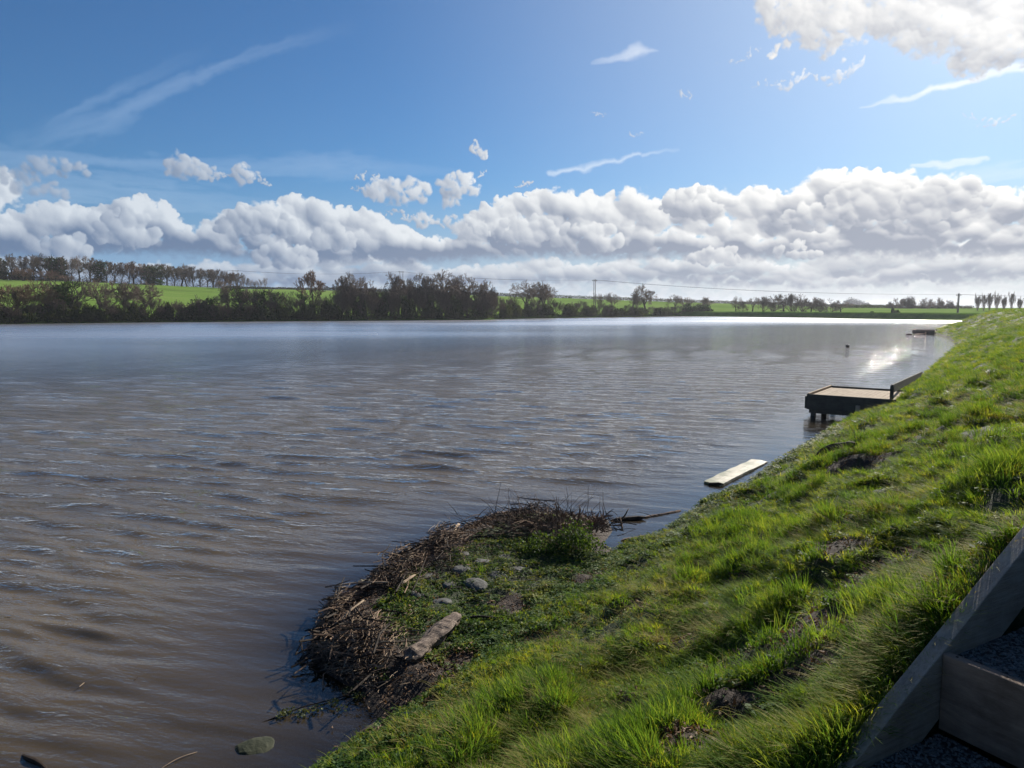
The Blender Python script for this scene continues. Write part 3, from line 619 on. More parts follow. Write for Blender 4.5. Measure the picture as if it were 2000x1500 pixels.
def bushvar(k, mt, n=1500, size=.36):
    cents = []
    for i in range(k):
        x = random.uniform(-2, 2); y = random.uniform(-1.3, 1.3); hz = random.uniform(.9, 2.4)*(1-.12*abs(x)); cents.append((x, y, hz*.5, random.uniform(.8, 1.5), random.uniform(.7, 1.2), hz*.62))
    st = []
    for i in range(14): a = random.uniform(0, 6.28); st.append((0, 0, -.2, random.uniform(-1.8, 1.8), random.uniform(-1, 1), random.uniform(1, 2.6), .07, .02))
    return dict(h=2.9, w=2.9, tr=segs_mesh('stems', st, M['bark'], 4), cr=leafcards('foliage', cents, n, size, mt))
greens = [bushvar(7, M['ivy']) for _ in range(3)]
darks = [bushvar(8, M['farleaf'], 1900, .34) for _ in range(4)]
ORD = 'first second third fourth fifth sixth seventh eighth ninth tenth eleventh twelfth thirteenth fourteenth fifteenth sixteenth seventeenth eighteenth nineteenth twentieth'.split()
def ordw(i):
    i = max(i, 0)
    if i < 20: return ORD[i]
    t = {2: 'twenty', 3: 'thirty', 4: 'forty', 5: 'fifty'}[(i+1)//10]; u = (i+1) % 10
    return (t[:-1]+'ieth') if u == 0 else t+'-'+ORD[u-1]
def plant(name, var, px, topy, d, label, cat, group=None, width=None, dist=None, base=None):
    a = math.radians(azel(px, 602)[0]); r = dist if dist else float(np.interp(math.degrees(a), SH_A, SH_R))+d
    x, y = math.sin(a)*r, math.cos(a)*r; zb = float(farH(x, y))-.1 if base is None else base; zt = atdist(px, topy, r)[2]; sc_ = (zt-zb)/var['h']
    o = thing(name, label, cat, (x, y, zb), random.uniform(0, 6.28) if name != 'scrub' else random.uniform(-.4, .4)+math.pi*random.randint(0, 1), group)
    sw = sc_ if width is None else width*r/FPX*.5/var['w']
    o.scale = (sw, sw, sc_)
    for key in ('tr', 'cr'): link(var[key].name.split('.')[0], var[key], o)
    return o
# skyline row on the crest of the left hill
row = [(8, 492, 'd'), (30, 505, 't'), (48, 500, 't'), (66, 503, 't'), (85, 499, 'o'), (106, 504, 'i'), (124, 503, 'i'), (142, 506, 't'), (160, 504, 'o'), (180, 505, 't'), (196, 512, 'i'), (212, 514, 't'), (226, 515, 'w'), (240, 516, 'w'), (254, 517, 't'),
       (264, 514, 'w'), (278, 518, 'w'), (290, 519, 't'), (302, 521, 'i'), (315, 518, 't'), (329, 521, 't'), (343, 523, 't'), (356, 520, 'o'), (368, 524, 't'), (380, 523, 't'), (393, 527, 't'), (406, 527, 't'), (418, 529, 't'), (430, 530, 't'), (442, 533, 'w'), (453, 535, 'w'), (466, 537, 't')]
for i, (x, ty, kd) in enumerate(row):
    d = float(np.interp(azel(x, 602)[0], CR_A, CR_R))+random.uniform(2, 14)
    var = {'t': random.choice(talls), 'o': random.choice(oaks), 'w': random.choice(warms), 'i': random.choice(ivies), 'd': greens[0]}[kd]
    wd = {'t': 24, 'o': 27, 'w': 26, 'i': 22, 'd': 50}[kd]*random.uniform(1.2, 1.9)
    desc = {'t': 'bare grey tree', 'o': 'broad-crowned bare tree', 'w': 'brown-twigged bare tree', 'i': 'dark ivy-clad tree', 'd': 'dark evergreen tree'}[kd]
    plant('evergreen_tree' if kd == 'd' else ('ivy_clad_tree' if kd == 'i' else 'bare_tree'), var, x, ty-3, 0, f'{desc}, {ordw(i)} from the left in the hilltop row', 'tree', 'row of trees along the hilltop on the left', wd, dist=d)
for i, (x, ty) in enumerate([(476, 543), (484, 547), (492, 546), (500, 548), (510, 545), (520, 542)]):
    plant('bare_tree', thins[i % 4], x, ty, 0, f'small thin bare tree, {ordw(i)} beyond the right end of the tall hilltop row', 'tree', 'thin trees past the end of the hilltop row', 11, dist=float(np.interp(azel(x, 602)[0], CR_A, CR_R))+10)
for i, (x, ty, wd) in enumerate([(50, 524, 40), (98, 528, 34), (132, 538, 30), (438, 548, 34)]):
    plant('reddish_bush', reds[0], x, ty, 0, ['reddish bare bush at the far left under the hilltop row', 'pinkish bare bush below the hilltop row, left of the ivy-clad trees', 'low reddish bush at the left end of the green field', 'reddish bare bush below the twin power pole on the left'][i], 'bush', 'reddish bushes on the hillside', wd, dist=float(np.interp(azel(x, 602)[0], CR_A, CR_R))-6)
# lakeside trees on the far shore
lake = [('o', 45, 552, 9, 120, 'tan', 'wide tan-brown bare willow at the left edge of the lake shore'), ('o', 8, 560, 6, 90, 'tan', 'tan bare bush cut by the left edge of the picture'), ('o', 98, 560, 12, 80, 'tan', 'tan bare bush just right of the wide willow at the far left'),
        ('i', 130, 548, 8, 40, 0, 'dark ivy-clad tree beside the tan willows on the left shore'), ('oak', 197, 549, 9, 50, 0, 'crooked dark bare oak standing against the bright green field on the left'),
        ('oak', 240, 552, 10, 60, 0, 'spreading bare tree right of the crooked oak, green field behind'), ('oak', 280, 553, 12, 56, 0, 'leaning bare tree with fanned branches against the green field'),
        ('g', 402, 571, 8, 56, 0, 'round dark green bush in front of the middle of the green field'), ('oak', 448, 560, 8, 40, 0, 'bare tree with forked limbs leaning left of the ivy cone'), ('i', 470, 562, 8, 30, 0, 'leaning ivy-covered tree with a broad dark base'), ('oak', 488, 566, 9, 36, 0, 'forked bare tree leaning right from the ivy-covered trunk'),
        ('i', 498, 571, 8, 16, 0, 'slim ivy column, leftmost of four in front of the field'), ('i', 514, 567, 8, 20, 0, 'ivy column, second of the four in front of the field'), ('i', 535, 569, 8, 22, 0, 'thick ivy column, third of the four in front of the field'), ('th', 558, 572, 7, 30, 0, 'small bare tree between the ivy columns and the tall bare tree'), ('i', 590, 574, 8, 18, 0, 'ivy column just left of the tall bare tree'),
        ('w', 612, 532, 10, 54, 0, 'tall bare tree with fanned brown twigs standing alone above the shore scrub'), ('oak', 668, 537, 10, 50, 0, 'bare oak right of the tall fanned tree'), ('oak', 690, 542, 14, 46, 0, 'bare oak leaning against the right side of its twin'), ('oak', 712, 545, 9, 50, 0, 'thin-crowned bare tree left of the middle twin power pole'),
        ('oak', 762, 538, 9, 52, 0, 'bare oak directly left of the middle twin power pole'), ('oak', 778, 548, 12, 40, 0, 'bare tree under the middle twin power pole'), ('oak', 812, 543, 10, 44, 0, 'bare oak right of the middle twin power pole'), ('oak', 836, 539, 12, 52, 0, 'bare rounded oak left of the biggest oak'),
        ('oak', 880, 534, 9, 80, 0, 'largest bare oak in the middle of the far shore'), ('oak', 912, 539, 13, 64, 0, 'dense bare oak overlapping the right side of the largest oak'), ('oak', 935, 552, 8, 50, 0, 'low bare oak at the right end of the middle clump'),
        ('oak', 1028, 552, 8, 46, 0, 'left oak of the round pair standing above the hedge'), ('oak', 1062, 553, 11, 54, 0, 'right oak of the round pair standing above the hedge'), ('oak', 1048, 556, 15, 44, 0, 'oak behind the middle of the round pair'),
        ('th', 1170, 575, 20, 22, 0, 'small bare tree just right of the pale power pole'), ('oak', 1197, 574, 9, 26, 0, 'small round bare tree between the pale pole and the single oak'), ('oak', 1234, 573, 9, 30, 0, 'dark low tree touching the left side of the single oak'), ('oak', 1262, 559, 8, 44, 0, 'single pale bare oak standing right of the pale power pole'),
        ('oak', 1318, 578, 9, 26, 0, 'small bare tree on the far shore where the green dam begins'), ('th', 1342, 583, 10, 30, 0, 'low bare tree above the start of the green dam'), ('g', 1352, 590, 10, 44, 0, 'dark bush in front of the field above the dam'), ('g', 1376, 592, 10, 30, 0, 'round dark bush right of the longer bush above the dam'),
        ('oak', 1368, 583, 60, 34, 0, 'faint bare tree on the hedge behind the round bushes'), ('oak', 1437, 582, 40, 18, 0, 'small round bare tree alone on the field beyond the dam')]
VM = dict(o=tans, i=ivies, oak=oaks, g=greens, th=thins, w=warms)
for i, (kd, x, ty, d, wd, _, lab) in enumerate(lake):
    var = VM[kd][i % len(VM[kd])]
    plant({'o': 'willow_bush', 'i': 'ivy_clad_tree', 'oak': 'bare_oak', 'g': 'evergreen_bush', 'th': 'bare_tree', 'w': 'bare_tree'}[kd], var, x, ty-2, d, lab, 'bush' if kd in ('o', 'g') else 'tree', 'trees along the far shore', wd*1.22)
for i, (x, ty, wd, d) in enumerate([(1470, 582, 34, 55), (1490, 580, 36, 60), (1510, 579, 40, 62), (1530, 576, 44, 60), (1548, 575, 50, 58), (1566, 577, 44, 60), (1585, 582, 36, 60), (1604, 584, 40, 55), (1622, 586, 36, 55), (1642, 588, 34, 52), (1450, 589, 22, 40)]):
    plant('bare_tree', bares[i % 3] if i % 3 else oaks[1], x, ty-1, d, f'bare tree, {ordw(i)} from the left in the clump beyond the dam' if i < 10 else 'smallest bare tree at the left end of the clump beyond the dam', 'tree', 'clump of trees on the field beyond the dam', wd)
for i, (x, ty, wd) in enumerate([(1756, 584, 26), (1772, 582, 24), (1782, 580, 26), (1800, 588, 22), (1812, 584, 30), (1828, 583, 28), (1845, 588, 24), (1860, 589, 22), (1738, 590, 22)]):
    plant('bare_tree', (talls[:1]+bares+oaks[:2])[i % 6], x, ty-1, 0, f'distant bare tree above the dam, {ordw(i)} in the line left of the right-hand pole' if i < 8 else 'small distant bare tree at the left end of the line above the dam', 'tree', 'distant trees behind the right end of the dam', wd, dist=430, base=-.5)
for i, (x, ty) in enumerate([(1909, 574), (1922, 573), (1933, 570), (1947, 573), (1961, 577), (1975, 570), (1991, 580)]):
    plant('poplar', pops[i % 2], x, ty, 0, f'slender upright poplar, {ordw(i)} from the left in the row above the right bank', 'tree', 'row of slender poplars above the right bank', 11, dist=380, base=.6)
# dark scrub along the water's edge, each bush its own thing
xs = np.arange(-30, 1330, 15.5); ks = 0; kb = 0
for i, x in enumerate(xs):
    x = x+random.uniform(-5, 5); ty = float(np.interp(x, [0, 60, 90, 200, 300, 400, 500, 600, 660, 800, 960, 985, 1100, 1200, 1330], [600, 600, 590, 593, 592, 597, 600, 590, 580, 576, 583, 590, 596, 601, 607]))+random.uniform(-4, 4)-9
    kd = darks[i % 4] if i % 3 else bares[i % 3]; nm = 'scrub'; wd = 34*random.uniform(.9, 1.2)
    if 640 < x < 960 and i % 3 == 1: kd = bares[i % 3]; wd = 40
    if 640 < x < 965:
        plant('scrub', bares[(i+1) % 3], x+7, ty-random.uniform(4, 12), random.uniform(5, 10), f'tall bare twiggy bush behind the dark scrub, {ordw(kb)} rightward from the tall fanned tree', 'bush', 'bare bushes among the oaks of the far shore', random.uniform(34, 52)); kb += 1
    plant(nm, kd, x, ty, random.uniform(1.5, 5.5), f'dark bush in the far waterline scrub, {ordw(ks)} from the left' if ks < 49 else f'dark bush in the far waterline scrub, {ordw(88-ks)} left of the green dam', 'bush', 'dark scrub along the far waterline' if ks < 49 else 'dark scrub in the right half of the far waterline', wd)
    ks += 1
Cu = []
for x in np.arange(-60, 1332, 2.2):
    a = R(azel(x, 602)[0]); r = float(np.interp(math.degrees(a), SH_A, SH_R))+random.uniform(.2, 4); hh = random.uniform(1.2, 2.8); Cu.append((math.sin(a)*r, math.cos(a)*r, hh*.45, 1.2, 1.0, hh*.6))
Cn = []
for x in np.arange(-40, 470, 1.0):
    a = R(azel(x, 602)[0]); r = float(np.interp(math.degrees(a), CR_A, CR_R))+random.uniform(4, 12); xx, yy = math.sin(a)*r, math.cos(a)*r; hh = random.uniform(1.2, 4.2)*(.6+.8*float(fbm(np.array([x*.04]), np.array([2.]), 2)[0])); Cn.append((xx, yy, float(farH(xx, yy))+hh*.42, 1.5, 1.5, hh*.55))
M['browncards'] = leafy('brown_winter_scrub', (.05, .035, .025), (.085, .06, .042), (.13, .09, .065), .3, .3)
tag(link('hill_scrub', leafcards('hill_scrub', Cn, 14000, .30, M['browncards'])), 'brown winter scrub filling the foot of the hilltop tree row', 'scrub', kind='stuff')
tag(link('undergrowth', leafcards('undergrowth', Cu, 26000, .34, M['farleaf'])), 'dark bramble undergrowth hanging over the far waterline', 'undergrowth', kind='stuff')
# hedges along field edges: thin dark lines
def hedge(name, pts, ht, label):
    Cn = []
    P3 = []
    for (x0, d0), (x1, d1) in zip(pts[:-1], pts[1:]):
        n = max(int(abs(x1-x0)/2.2), 2)
        for k in range(n):
            t = k/n; a = R(azel(x0+(x1-x0)*t, 602)[0]); r = d0+(d1-d0)*t; x, y = math.sin(a)*r, math.cos(a)*r; z = float(farH(x, y)); Cn.append((x, y, z+ht*.45, 1.1, 1.1, ht*.6*random.uniform(.8, 1.25)))
    o = link(name, leafcards(name, Cn, len(Cn)*45, .5, M['farleaf'])); V = o.data; 
    # leafcards clamps to z>.02, fine here: all hedges stand above it
    tag(o, label, 'hedge'); return o
cr_at = lambda x: float(np.interp(azel(x, 602)[0], CR_A, CR_R))
hedge('hedge', [(440, cr_at(440)), (640, cr_at(640))], 1.1, 'low dark hedge along the skyline left of the tall bare tree')
hedge('hedge', [(640, cr_at(640)), (960, cr_at(960))], 1.6, 'dark skyline hedge behind the oaks in the middle of the far shore')
hedge('hedge', [(960, cr_at(960)), (1340, cr_at(1340))], 1.8, 'dark hedge on the skyline behind the pale power pole')
hedge('hedge', [(1340, cr_at(1340)), (1760, cr_at(1760))], 1.6, 'long dark hedge sloping down to the right behind the clump of trees')
hedge('hedge', [(1640, 440), (1900, 430)], 1.5, 'dark hedge just above the right end of the dam')
# small dark bushes on the far dam
for x, ty, wd, lab in [(1744, 598, 8, 'small upright dark bush standing on the far dam'), (1752, 603, 12, 'small spreading dark bush beside the upright one on the far dam'), (1704, 607, 10, 'tiny dark bush on the crest of the far dam, left of the upright bush')]:
    plant('evergreen_bush', greens[1], x, ty, 6, lab, 'bush', None, wd)
# conifer wood on the distant hill
cn = []
for x in np.arange(1640, 1720, 1.1):
    a = R(azel(x, 602)[0]); hh = float(np.interp(x, [1640, 1660, 1685, 1720], [12, 24, 16, 4])); 
    for k in range(2): r = 1500+random.uniform(0, 90); cn.append((math.sin(a)*r, math.cos(a)*r, hh*.3, 2.4, 2.4, hh*.75*random.uniform(.7, 1.1)))
tag(link('distant_wood', leafcards('distant_wood', cn, 9000, 2.2, M['farwood'])), 'far conifer wood on the horizon above the dam', 'wood', kind='stuff')

# ------------------------------------------------------------------ power poles and lines
def hpole(px, topy, dist, gap, lab, single=False, turn=0.0, r=.17):
    a = R(azel(px, 602)[0]); x, y = math.sin(a)*dist, math.cos(a)*dist; zb = float(farH(x, y))-.5; zt = atdist(px, topy, dist)[2]
    o = thing('power_pole', lab, 'power pole', (x, y, zb), -a+turn); h = zt-zb
    for s in (-1, 1):
        m = MB(); m.tube([(s*gap/2, 0, 0), (s*gap/2, 0, h)], [r, r*.72], 8); m.build('pole', M['pole'], o, smooth=True)
    m = MB(); m.box((0, -.2, h-.75), (gap+1.6, .12, .16)); m.build('crossarm', M['pole'], o)
    for s in (-1, 0, 1):
        m = MB(); m.tube([(s*(gap/2+.5), -.2, h-.67), (s*(gap/2+.5), -.2, h-.35)], [.09, .05], 6); m.build('insulator', M['darkwood'], o)
    return o, np.array([x, y, zt-.35]), -a+turn, gap
PL = [hpole(-320, 522, 430, 2.2, 'twin-legged wooden power pole out on the left hilltop'), hpole(462, 527, 432, 2.1, 'twin-legged wooden power pole at the end of the hilltop tree row'), hpole(785, 529, 430, 1.7, 'twin-legged wooden power pole behind the oaks in the middle of the far shore'),
      hpole(1161, 545, 300, .62, 'pale twin power pole standing closest, in the middle right of the far shore', r=.16), hpole(1871, 573, 330, .35, 'twin power pole seen edge-on above the right end of the dam', r=.2), hpole(2300, 560, 380, 1, 'power pole beyond the poplars to the right')]
SPN = ['left of the hilltop pole', 'from the hilltop pole to the pole behind the oaks', 'from the pole behind the oaks to the pale pole', 'from the pale pole down to the right-hand pole', 'from the right-hand pole on past the poplars']
for i in range(5):
    m = MB(); A_, B_ = PL[i], PL[i+1]
    for s in (-1, 0, 1):
        pa = A_[1]+np.array([math.cos(A_[2]), math.sin(A_[2]), 0])*s*(A_[3]/2+.5); pb = B_[1]+np.array([math.cos(B_[2]), math.sin(B_[2]), 0])*s*(B_[3]/2+.5)
        pts = [tuple(pa*(1-t)+pb*t-np.array([0, 0, 1])*4*t*(1-t)*(1.7+.01*0)) for t in np.linspace(0, 1, 17)]; m.tube(pts, .022, 3, cap=False)
    o = m.build('overhead_wires', M['darkwood']); tag(o, 'thin dark overhead wires '+SPN[i], 'power line')

# ------------------------------------------------------------------ floating and lakeside things
def bank_pt(x, y, up=0.0): return Vector((x, y, float(H(np.array([x]), np.array([y]))[0])+up))
def oriented(name, p, q, mt, label, cat, rad, k=10, n=26, flat=1.0, rough=.10, group=None, taper=.8, bend=0.0, ragged=0.0):
    """a log: noisy tapering body from p to q, built along its own x axis"""
    p, q = Vector(p), Vector(q); L = (q-p).length; X = (q-p).normalized(); Z = Vector((0, 0, 1)); Y = Z.cross(X).normalized(); Z = X.cross(Y)
    V = []; sx = rng.uniform(0, 99)
    for i in range(n):
        t = i/(n-1); e = min(1, .45+min(t, 1-t)*7)+.12*math.sin(t*11+sx) if ragged == 0 else min(1, .2+min(t, 1-t)*4)
        r = rad*(1-(1-taper)*t)*e; bz = bend*math.sin(t*math.pi)*L; by = bend*.8*math.sin(t*7+sx)*L*.35
        for j in range(k):
            th = 6.2832*j/k; nr = r*(1+rough*3*(float(fbm(np.array([t*L*7+sx+math.cos(th)*1.7]), np.array([math.sin(th)*1.7]), 4)[0])-.5)+rough*.35*(1 if j % 3 == 0 else -.4))
            V.append((t*L-L/2, math.cos(th)*nr+by, math.sin(th)*nr*flat+bz))
    F = [(i*k+j, i*k+(j+1) % k, (i+1)*k+(j+1) % k, (i+1)*k+j) for i in range(n-1) for j in range(k)]+[tuple(range(k))[::-1], tuple((n-1)*k+j for j in range(k))]
    me = bpy.data.meshes.new(name); me.from_pydata(V, [], F); me.materials.append(mt)
    o = link(name, me); mw = Matrix((X, Y, Z)).transposed().to_4x4(); mw.translation = (p+q)/2; o.matrix_world = mw; return tag(o, label, cat, group)
def onb(px, py, up=0.0): q = on_bank(px, py); return (q[0], q[1], q[2]+up)
# driftwood log and other pieces of wood
log = oriented('driftwood_log', gnd(800, 1290, .20), gnd(894, 1200, .30), M['log'], 'pale weathered split log lying on the mud beside the twig heap', 'log', .10, 14, 44, .62, .34, taper=.85)
oriented('bent_branch', onb(905, 1212, .02), onb(982, 1213, .02), M['darkwood'], 'thin dark curved branch on the grass right of the split log', 'branch', .014, 6, 20, bend=.06, rough=.1)
oriented('wood_block', onb(762, 1414, .045), onb(812, 1402, .045), M['deck'], 'short sawn block of pale wood at the grass edge near the bottom', 'wood block', .04, 4, 8, .6, .04, taper=1)
oriented('dark_log', gnd(728, 1118, .05), gnd(812, 1124, .10), M['darkwood'], 'black wet log end sticking out of the debris beside the ochre stone', 'log', .085, 10, 22, .8, .18, taper=1.1)
oriented('long_root', onb(640, 1492, .0), onb(735, 1418, .02), M['darkwood'], 'long dark root along the water edge at the bottom of the bank', 'root', .022, 6, 30, bend=.03, rough=.25)
oriented('fallen_branch', onb(1588, 907, .05), onb(1672, 880, .10), M['darkwood'], 'thick dark bent branch lying on the grass below the platform', 'branch', .055, 8, 24, bend=.07, rough=.16)
oriented('floating_log', gnd(1192, 1016, .005), gnd(1262, 1010, .03), M['darkwood'], 'black rotten log floating right of the twig mound', 'log', .06, 9, 24, .7, .3, ragged=1)
oriented('floating_branch', gnd(1255, 1012, .0), gnd(1330, 997, .01), M['stick'], 'knobbly thin branch floating at the tip of the black log', 'branch', .022, 6, 24, rough=.5)
oriented('floating_stick', gnd(1213, 1056, .01), gnd(1262, 1046, .0), M['stick'], 'short pale-ended stick floating in the inlet', 'stick', .022, 6, 14, rough=.2)
oriented('floating_twig', gnd(1222, 1063, .0), gnd(1256, 1076, .0), M['darkwood'], 'thin dark twig in the water below the pale-ended stick', 'twig', .008, 5, 10, bend=.05)
oriented('wet_clod', gnd(1262, 1054, .01), onb(1290, 1050, .02), M['darkwood'], 'small dark clump at the inlet edge', 'debris', .03, 6, 8, .7, .4, ragged=1)
oriented('sunken_branch', gnd(30, 1474, -.05), gnd(90, 1506, .0), M['darkwood'], 'dark branch breaking the surface in the bottom left corner', 'branch', .018, 6, 14, bend=.08)
oriented('sunken_twig', gnd(310, 1503, .0), gnd(385, 1468, .0), M['paleStick'], 'thin pale reed stem lying in the shallow water at the bottom', 'reed stem', .004, 4, 12, bend=.05)
oriented('floating_bark', gnd(262, 1329, .003), gnd(270, 1322, .003), M['darkwood'], 'small dark scrap of bark on the brown water', 'bark', .006, 5, 6)
oriented('floating_straw', gnd(155, 1341, .003), gnd(165, 1333, .003), M['paleStick'], 'tiny pale straw on the brown water', 'straw', .004, 4, 6)
for i, (x0, y0, x1, y1, r_, lab) in enumerate([(698, 1268, 632, 1270, .012, 'pale broken stick pointing left over the water from the twig heap'), (636, 1236, 700, 1172, .011, 'long pale stick along the outer edge of the twig heap'), (656, 1170, 760, 1160, .009, 'straight pale stick along the top edge of the twig heap'), (668, 1240, 712, 1196, .010, 'pale stick leaning across the middle of the twig heap'),
                                             (667, 1330, 690, 1285, .005, 'thin pale twig dipping from the heap into the water'), (880, 1065, 896, 1040, .020, 'thick pale stripped stick standing in the upper debris'), (868, 1080, 876, 1052, .010, 'upright thin pale stick left of the thick stripped one'), (800, 1100, 880, 1062, .008, 'dark-tipped stick poking out over the water from the upper debris'), (788, 1168, 812, 1146, .014, 'short split pale stick on the lower debris')]):
    oriented('driftwood_stick', onb(x0, y0, .17 if i in (2, 3, 8) else .06), onb(x1, y1, .14 if i != 0 else .02), M['paleStick'] if i != 7 else M['stick'], lab, 'stick', r_*1.25, 6, 12, bend=.02, rough=.12, group='pale sticks in the debris')
# sheet plank floating
a_, b_ = gnd(1392, 944, .03), gnd(1484, 899, .03); L_ = np.linalg.norm(b_-a_); az_ = math.atan2(b_[1]-a_[1], b_[0]-a_[0])
pc = (a_+b_)/2; o = thing('floating_plank', 'pale bleached broad plank floating by the bank with a dark broken end', 'plank', tuple(pc), az_)
V = []; n_, wv2 = 22, .19
for i in range(n_):
    t = i/(n_-1); x = (t-.5)*L_; e = .05*random.uniform(-1, 1)*(i % 4 == 0)
    for (yy, zz) in ((-wv2+e*.2, -.05), (-wv2+e*.2, .008), (0, .014), (wv2+.01*math.sin(i*1.3), .010), (wv2, -.05)): V.append((x+(.05*random.uniform(-1, 1) if i in (0, n_-1) else 0), yy, zz+.010*math.sin(t*5)))
F = [(i*5+j, i*5+(j+1) % 5, (i+1)*5+(j+1) % 5, (i+1)*5+j) for i in range(n_-1) for j in range(5)]+[(4, 3, 2, 1, 0), tuple((n_-1)*5+j for j in range(5))]
me = bpy.data.meshes.new('board'); me.from_pydata(V, [], F); me.materials.append(M['plank']); link('board', me, o)
m = MB(); m.tube([(-L_/2-.07, .05, -.01), (-L_/2+.02, -.12, .0), (-L_/2+.05, -.2, 0)], [.03, .035, .015], 6, rough=.3); m.build('broken_end', M['darkwood'], o)
# float on the lake
b_ = gnd(1655, 678, 0); o = thing('net_float', 'small black box-shaped float alone on the water', 'float', tuple(b_)); m = MB(); m.box((0, 0, .08), (.26, .26, .26)); m.build('body', M['buoy'], o, bevel=.03); m = MB(); m.tube([(0, 0, .2), (0, 0, .27)], .04, 8); m.build('ring', M['buoy'], o)

def stone(name, c, size, mt, label, cat, group=None, kseed=0, rz=0.0, sub=3):
    import bmesh
    bm = bmesh.new(); bmesh.ops.create_icosphere(bm, subdivisions=sub, radius=1)
    co = np.array([v.co[:] for v in bm.verts]); n = 1+.55*(fbm(co[:, 0]*1.1+kseed+3, co[:, 1]*1.1+co[:, 2]*.9+kseed, 3)-.5)+.12*(fbm(co[:, 0]*4+kseed, co[:, 1]*4+co[:, 2]*3, 2)-.5)
    for v, q in zip(bm.verts, n):
        c_ = v.co*float(q)
        for k in range(3): c_[k] = math.copysign(abs(c_[k])**.8, c_[k])
        v.co = Vector((c_.x*size[0]/2, c_.y*size[1]/2, c_.z*size[2]/2))
    me = bpy.data.meshes.new(name); bm.to_mesh(me); bm.free(); me.materials.append(mt)
    o = link(name, me, None, tuple(c)); o.rotation_euler = (random.uniform(-.15, .15), random.uniform(-.15, .15), rz); return tag(o, label, cat, group)
stone('ochre_stone', gnd(714, 1141, .045), (.21, .15, .13), M['ochrerock'], 'small ochre angular stone standing in the water off the debris', 'stone', None, 3, .3, 2)
stone('submerged_slab', gnd(500, 1468, -.045), (.34, .28, .13), M['bedrock'], 'dark flat algae-covered slab just under the water at the bottom', 'stone', None, 8, .5)
stone('submerged_stone', gnd(425, 1440, -.09), (.26, .18, .12), M['bedrock'], 'murky drowned stone left of the flat slab', 'stone', None, 14, .1)
stone('submerged_stone', gnd(370, 1410, -.12), (.36, .12, .12), M['bedrock'], 'long drowned ridge of rock left of the murky stone', 'stone', None, 24, -.5)
gst = [(985, 1092, .26), (945, 1098, .22), (905, 1110, .26), (880, 1140, .22), (930, 1140, .24), (975, 1125, .2), (1010, 1112, .18), (860, 1175, .2), (735, 1238, .22), (900, 1082, .18), (840, 1130, .22), (820, 1162, .18)]
gl = ['grey stone under the netting nearest the green shrub', 'flat grey stone in the netting behind the moss', 'grey stone at the centre of the netting', 'dark grey stone at the lower left of the netting', 'grey stone at the lower edge of the netting', 'small grey stone between moss and netting', 'small round stone beside the bright moss', 'grey stone between the two twig heaps', 'pale grey stone on the lower twig heap beside the grass', 'small grey stone at the top of the netting', 'grey stone at the left edge of the netting', 'small stone next to the black log']
for i, (x, y, s_) in enumerate(gst):
    q = on_bank(x, y); stone('grey_stone', (q[0], q[1], q[2]-.02), (s_*1.35, s_*.95, s_*.42), M['rock'], gl[i], 'stone', 'grey stones under the wire netting', i*3.3, random.uniform(0, 3))
# wire netting over the stones
m = MB(); c0 = onb(940, 1115)
for i in range(26):
    for s in (0, 1):
        pts = []
        for k in range(15):
            u, v = (k-7)*.085, (i-13)*.07; x = c0[0]+(u*math.cos(.5)-v*math.sin(.5)) if s == 0 else c0[0]+(v*math.cos(.5)-u*math.sin(.5)); y = c0[1]+(u*math.sin(.5)+v*math.cos(.5)) if s == 0 else c0[1]+(v*math.sin(.5)+u*math.cos(.5))
            w_ = random.uniform(-.012, .012); x += w_; pts.append((x, y, 0))
        pts = [p for p in pts if float(s_spit(np.array([p[0]]), np.array([p[1]]))[0]) > .05]
        if len(pts) < 3: continue
        zz = H(np.array([p[0] for p in pts]), np.array([p[1] for p in pts])); m.tube([(p[0], p[1], z+.05) for p, z in zip(pts, zz)], .0012, 3, cap=False)
tag(m.build('wire_netting', M['wire']), 'rusty grey wire netting stretched over the stones of the spit', 'wire netting')

# ------------------------------------------------------------------ fishing platform
def platform(N, Bk, depth, ztop, label, lane=True):
    """N near lakeward corner, Bk far lakeward corner"""
    N, Bk = np.array(N), np.array(Bk); L = np.linalg.norm(Bk[:2]-N[:2]); az = math.atan2(Bk[1]-N[1], Bk[0]-N[0])
    o = thing('fishing_platform', label, 'platform', (N[0], N[1], 0), az)      # x along the shore, -y toward the bank
    zd = ztop-.075; nb = int(depth/.145)
    for k in range(nb):
        m = MB(); m.box((L/2, -(.10+k*.145), zd+random.uniform(-.002, .003)), (L-.06, .137, .035)); m.build('deck_board', M['deck'], o)
    m = MB(); m.box((L/2, -.03, ztop-.04), (L, .055, .12)); m.build('lake_edge_rail', M['deck'], o)
    m = MB(); m.box((L-.03, -depth/2-.03, ztop-.06), (.055, depth-.07, .12)); m.build('far_edge_rail', M['tarred'], o)
    m = MB(); m.box((-.03, -depth/2, ztop-.25), (.06, depth, .50)); m.build('side_fascia', M['tarred'], o)
    m = MB(); m.box((L/2, .035, ztop-.28), (L+.05, .06, .40)); m.build('lake_fascia', M['tarred'], o)
    m = MB(); m.box((.12, -depth/2, ztop-.56), (.09, depth-.1, .14)); m.build('joist', M['tarred'], o)
    m = MB(); m.box((L-.3, -depth/2, ztop-.46), (.09, depth-.1, .14)); m.build('joist', M['tarred'], o)
    for x in (.12, L/2, L-.25):
        for y in (-.18, -depth*.62):
            m = MB(); m.tube([(x, y, -1.5), (x, y, ztop-.30)], .085, 9); m.build('post', M['tarred'], o, smooth=True)
    m = MB(); m.tube([(-.13, -depth*.60, -1.2), (-.13, -depth*.60, ztop-.26)], .07, 10); m.build('front_post', M['deck'], o, smooth=True)
    return o
zt_ = .72
def atz(px, py, z): return gnd(px, py, z)
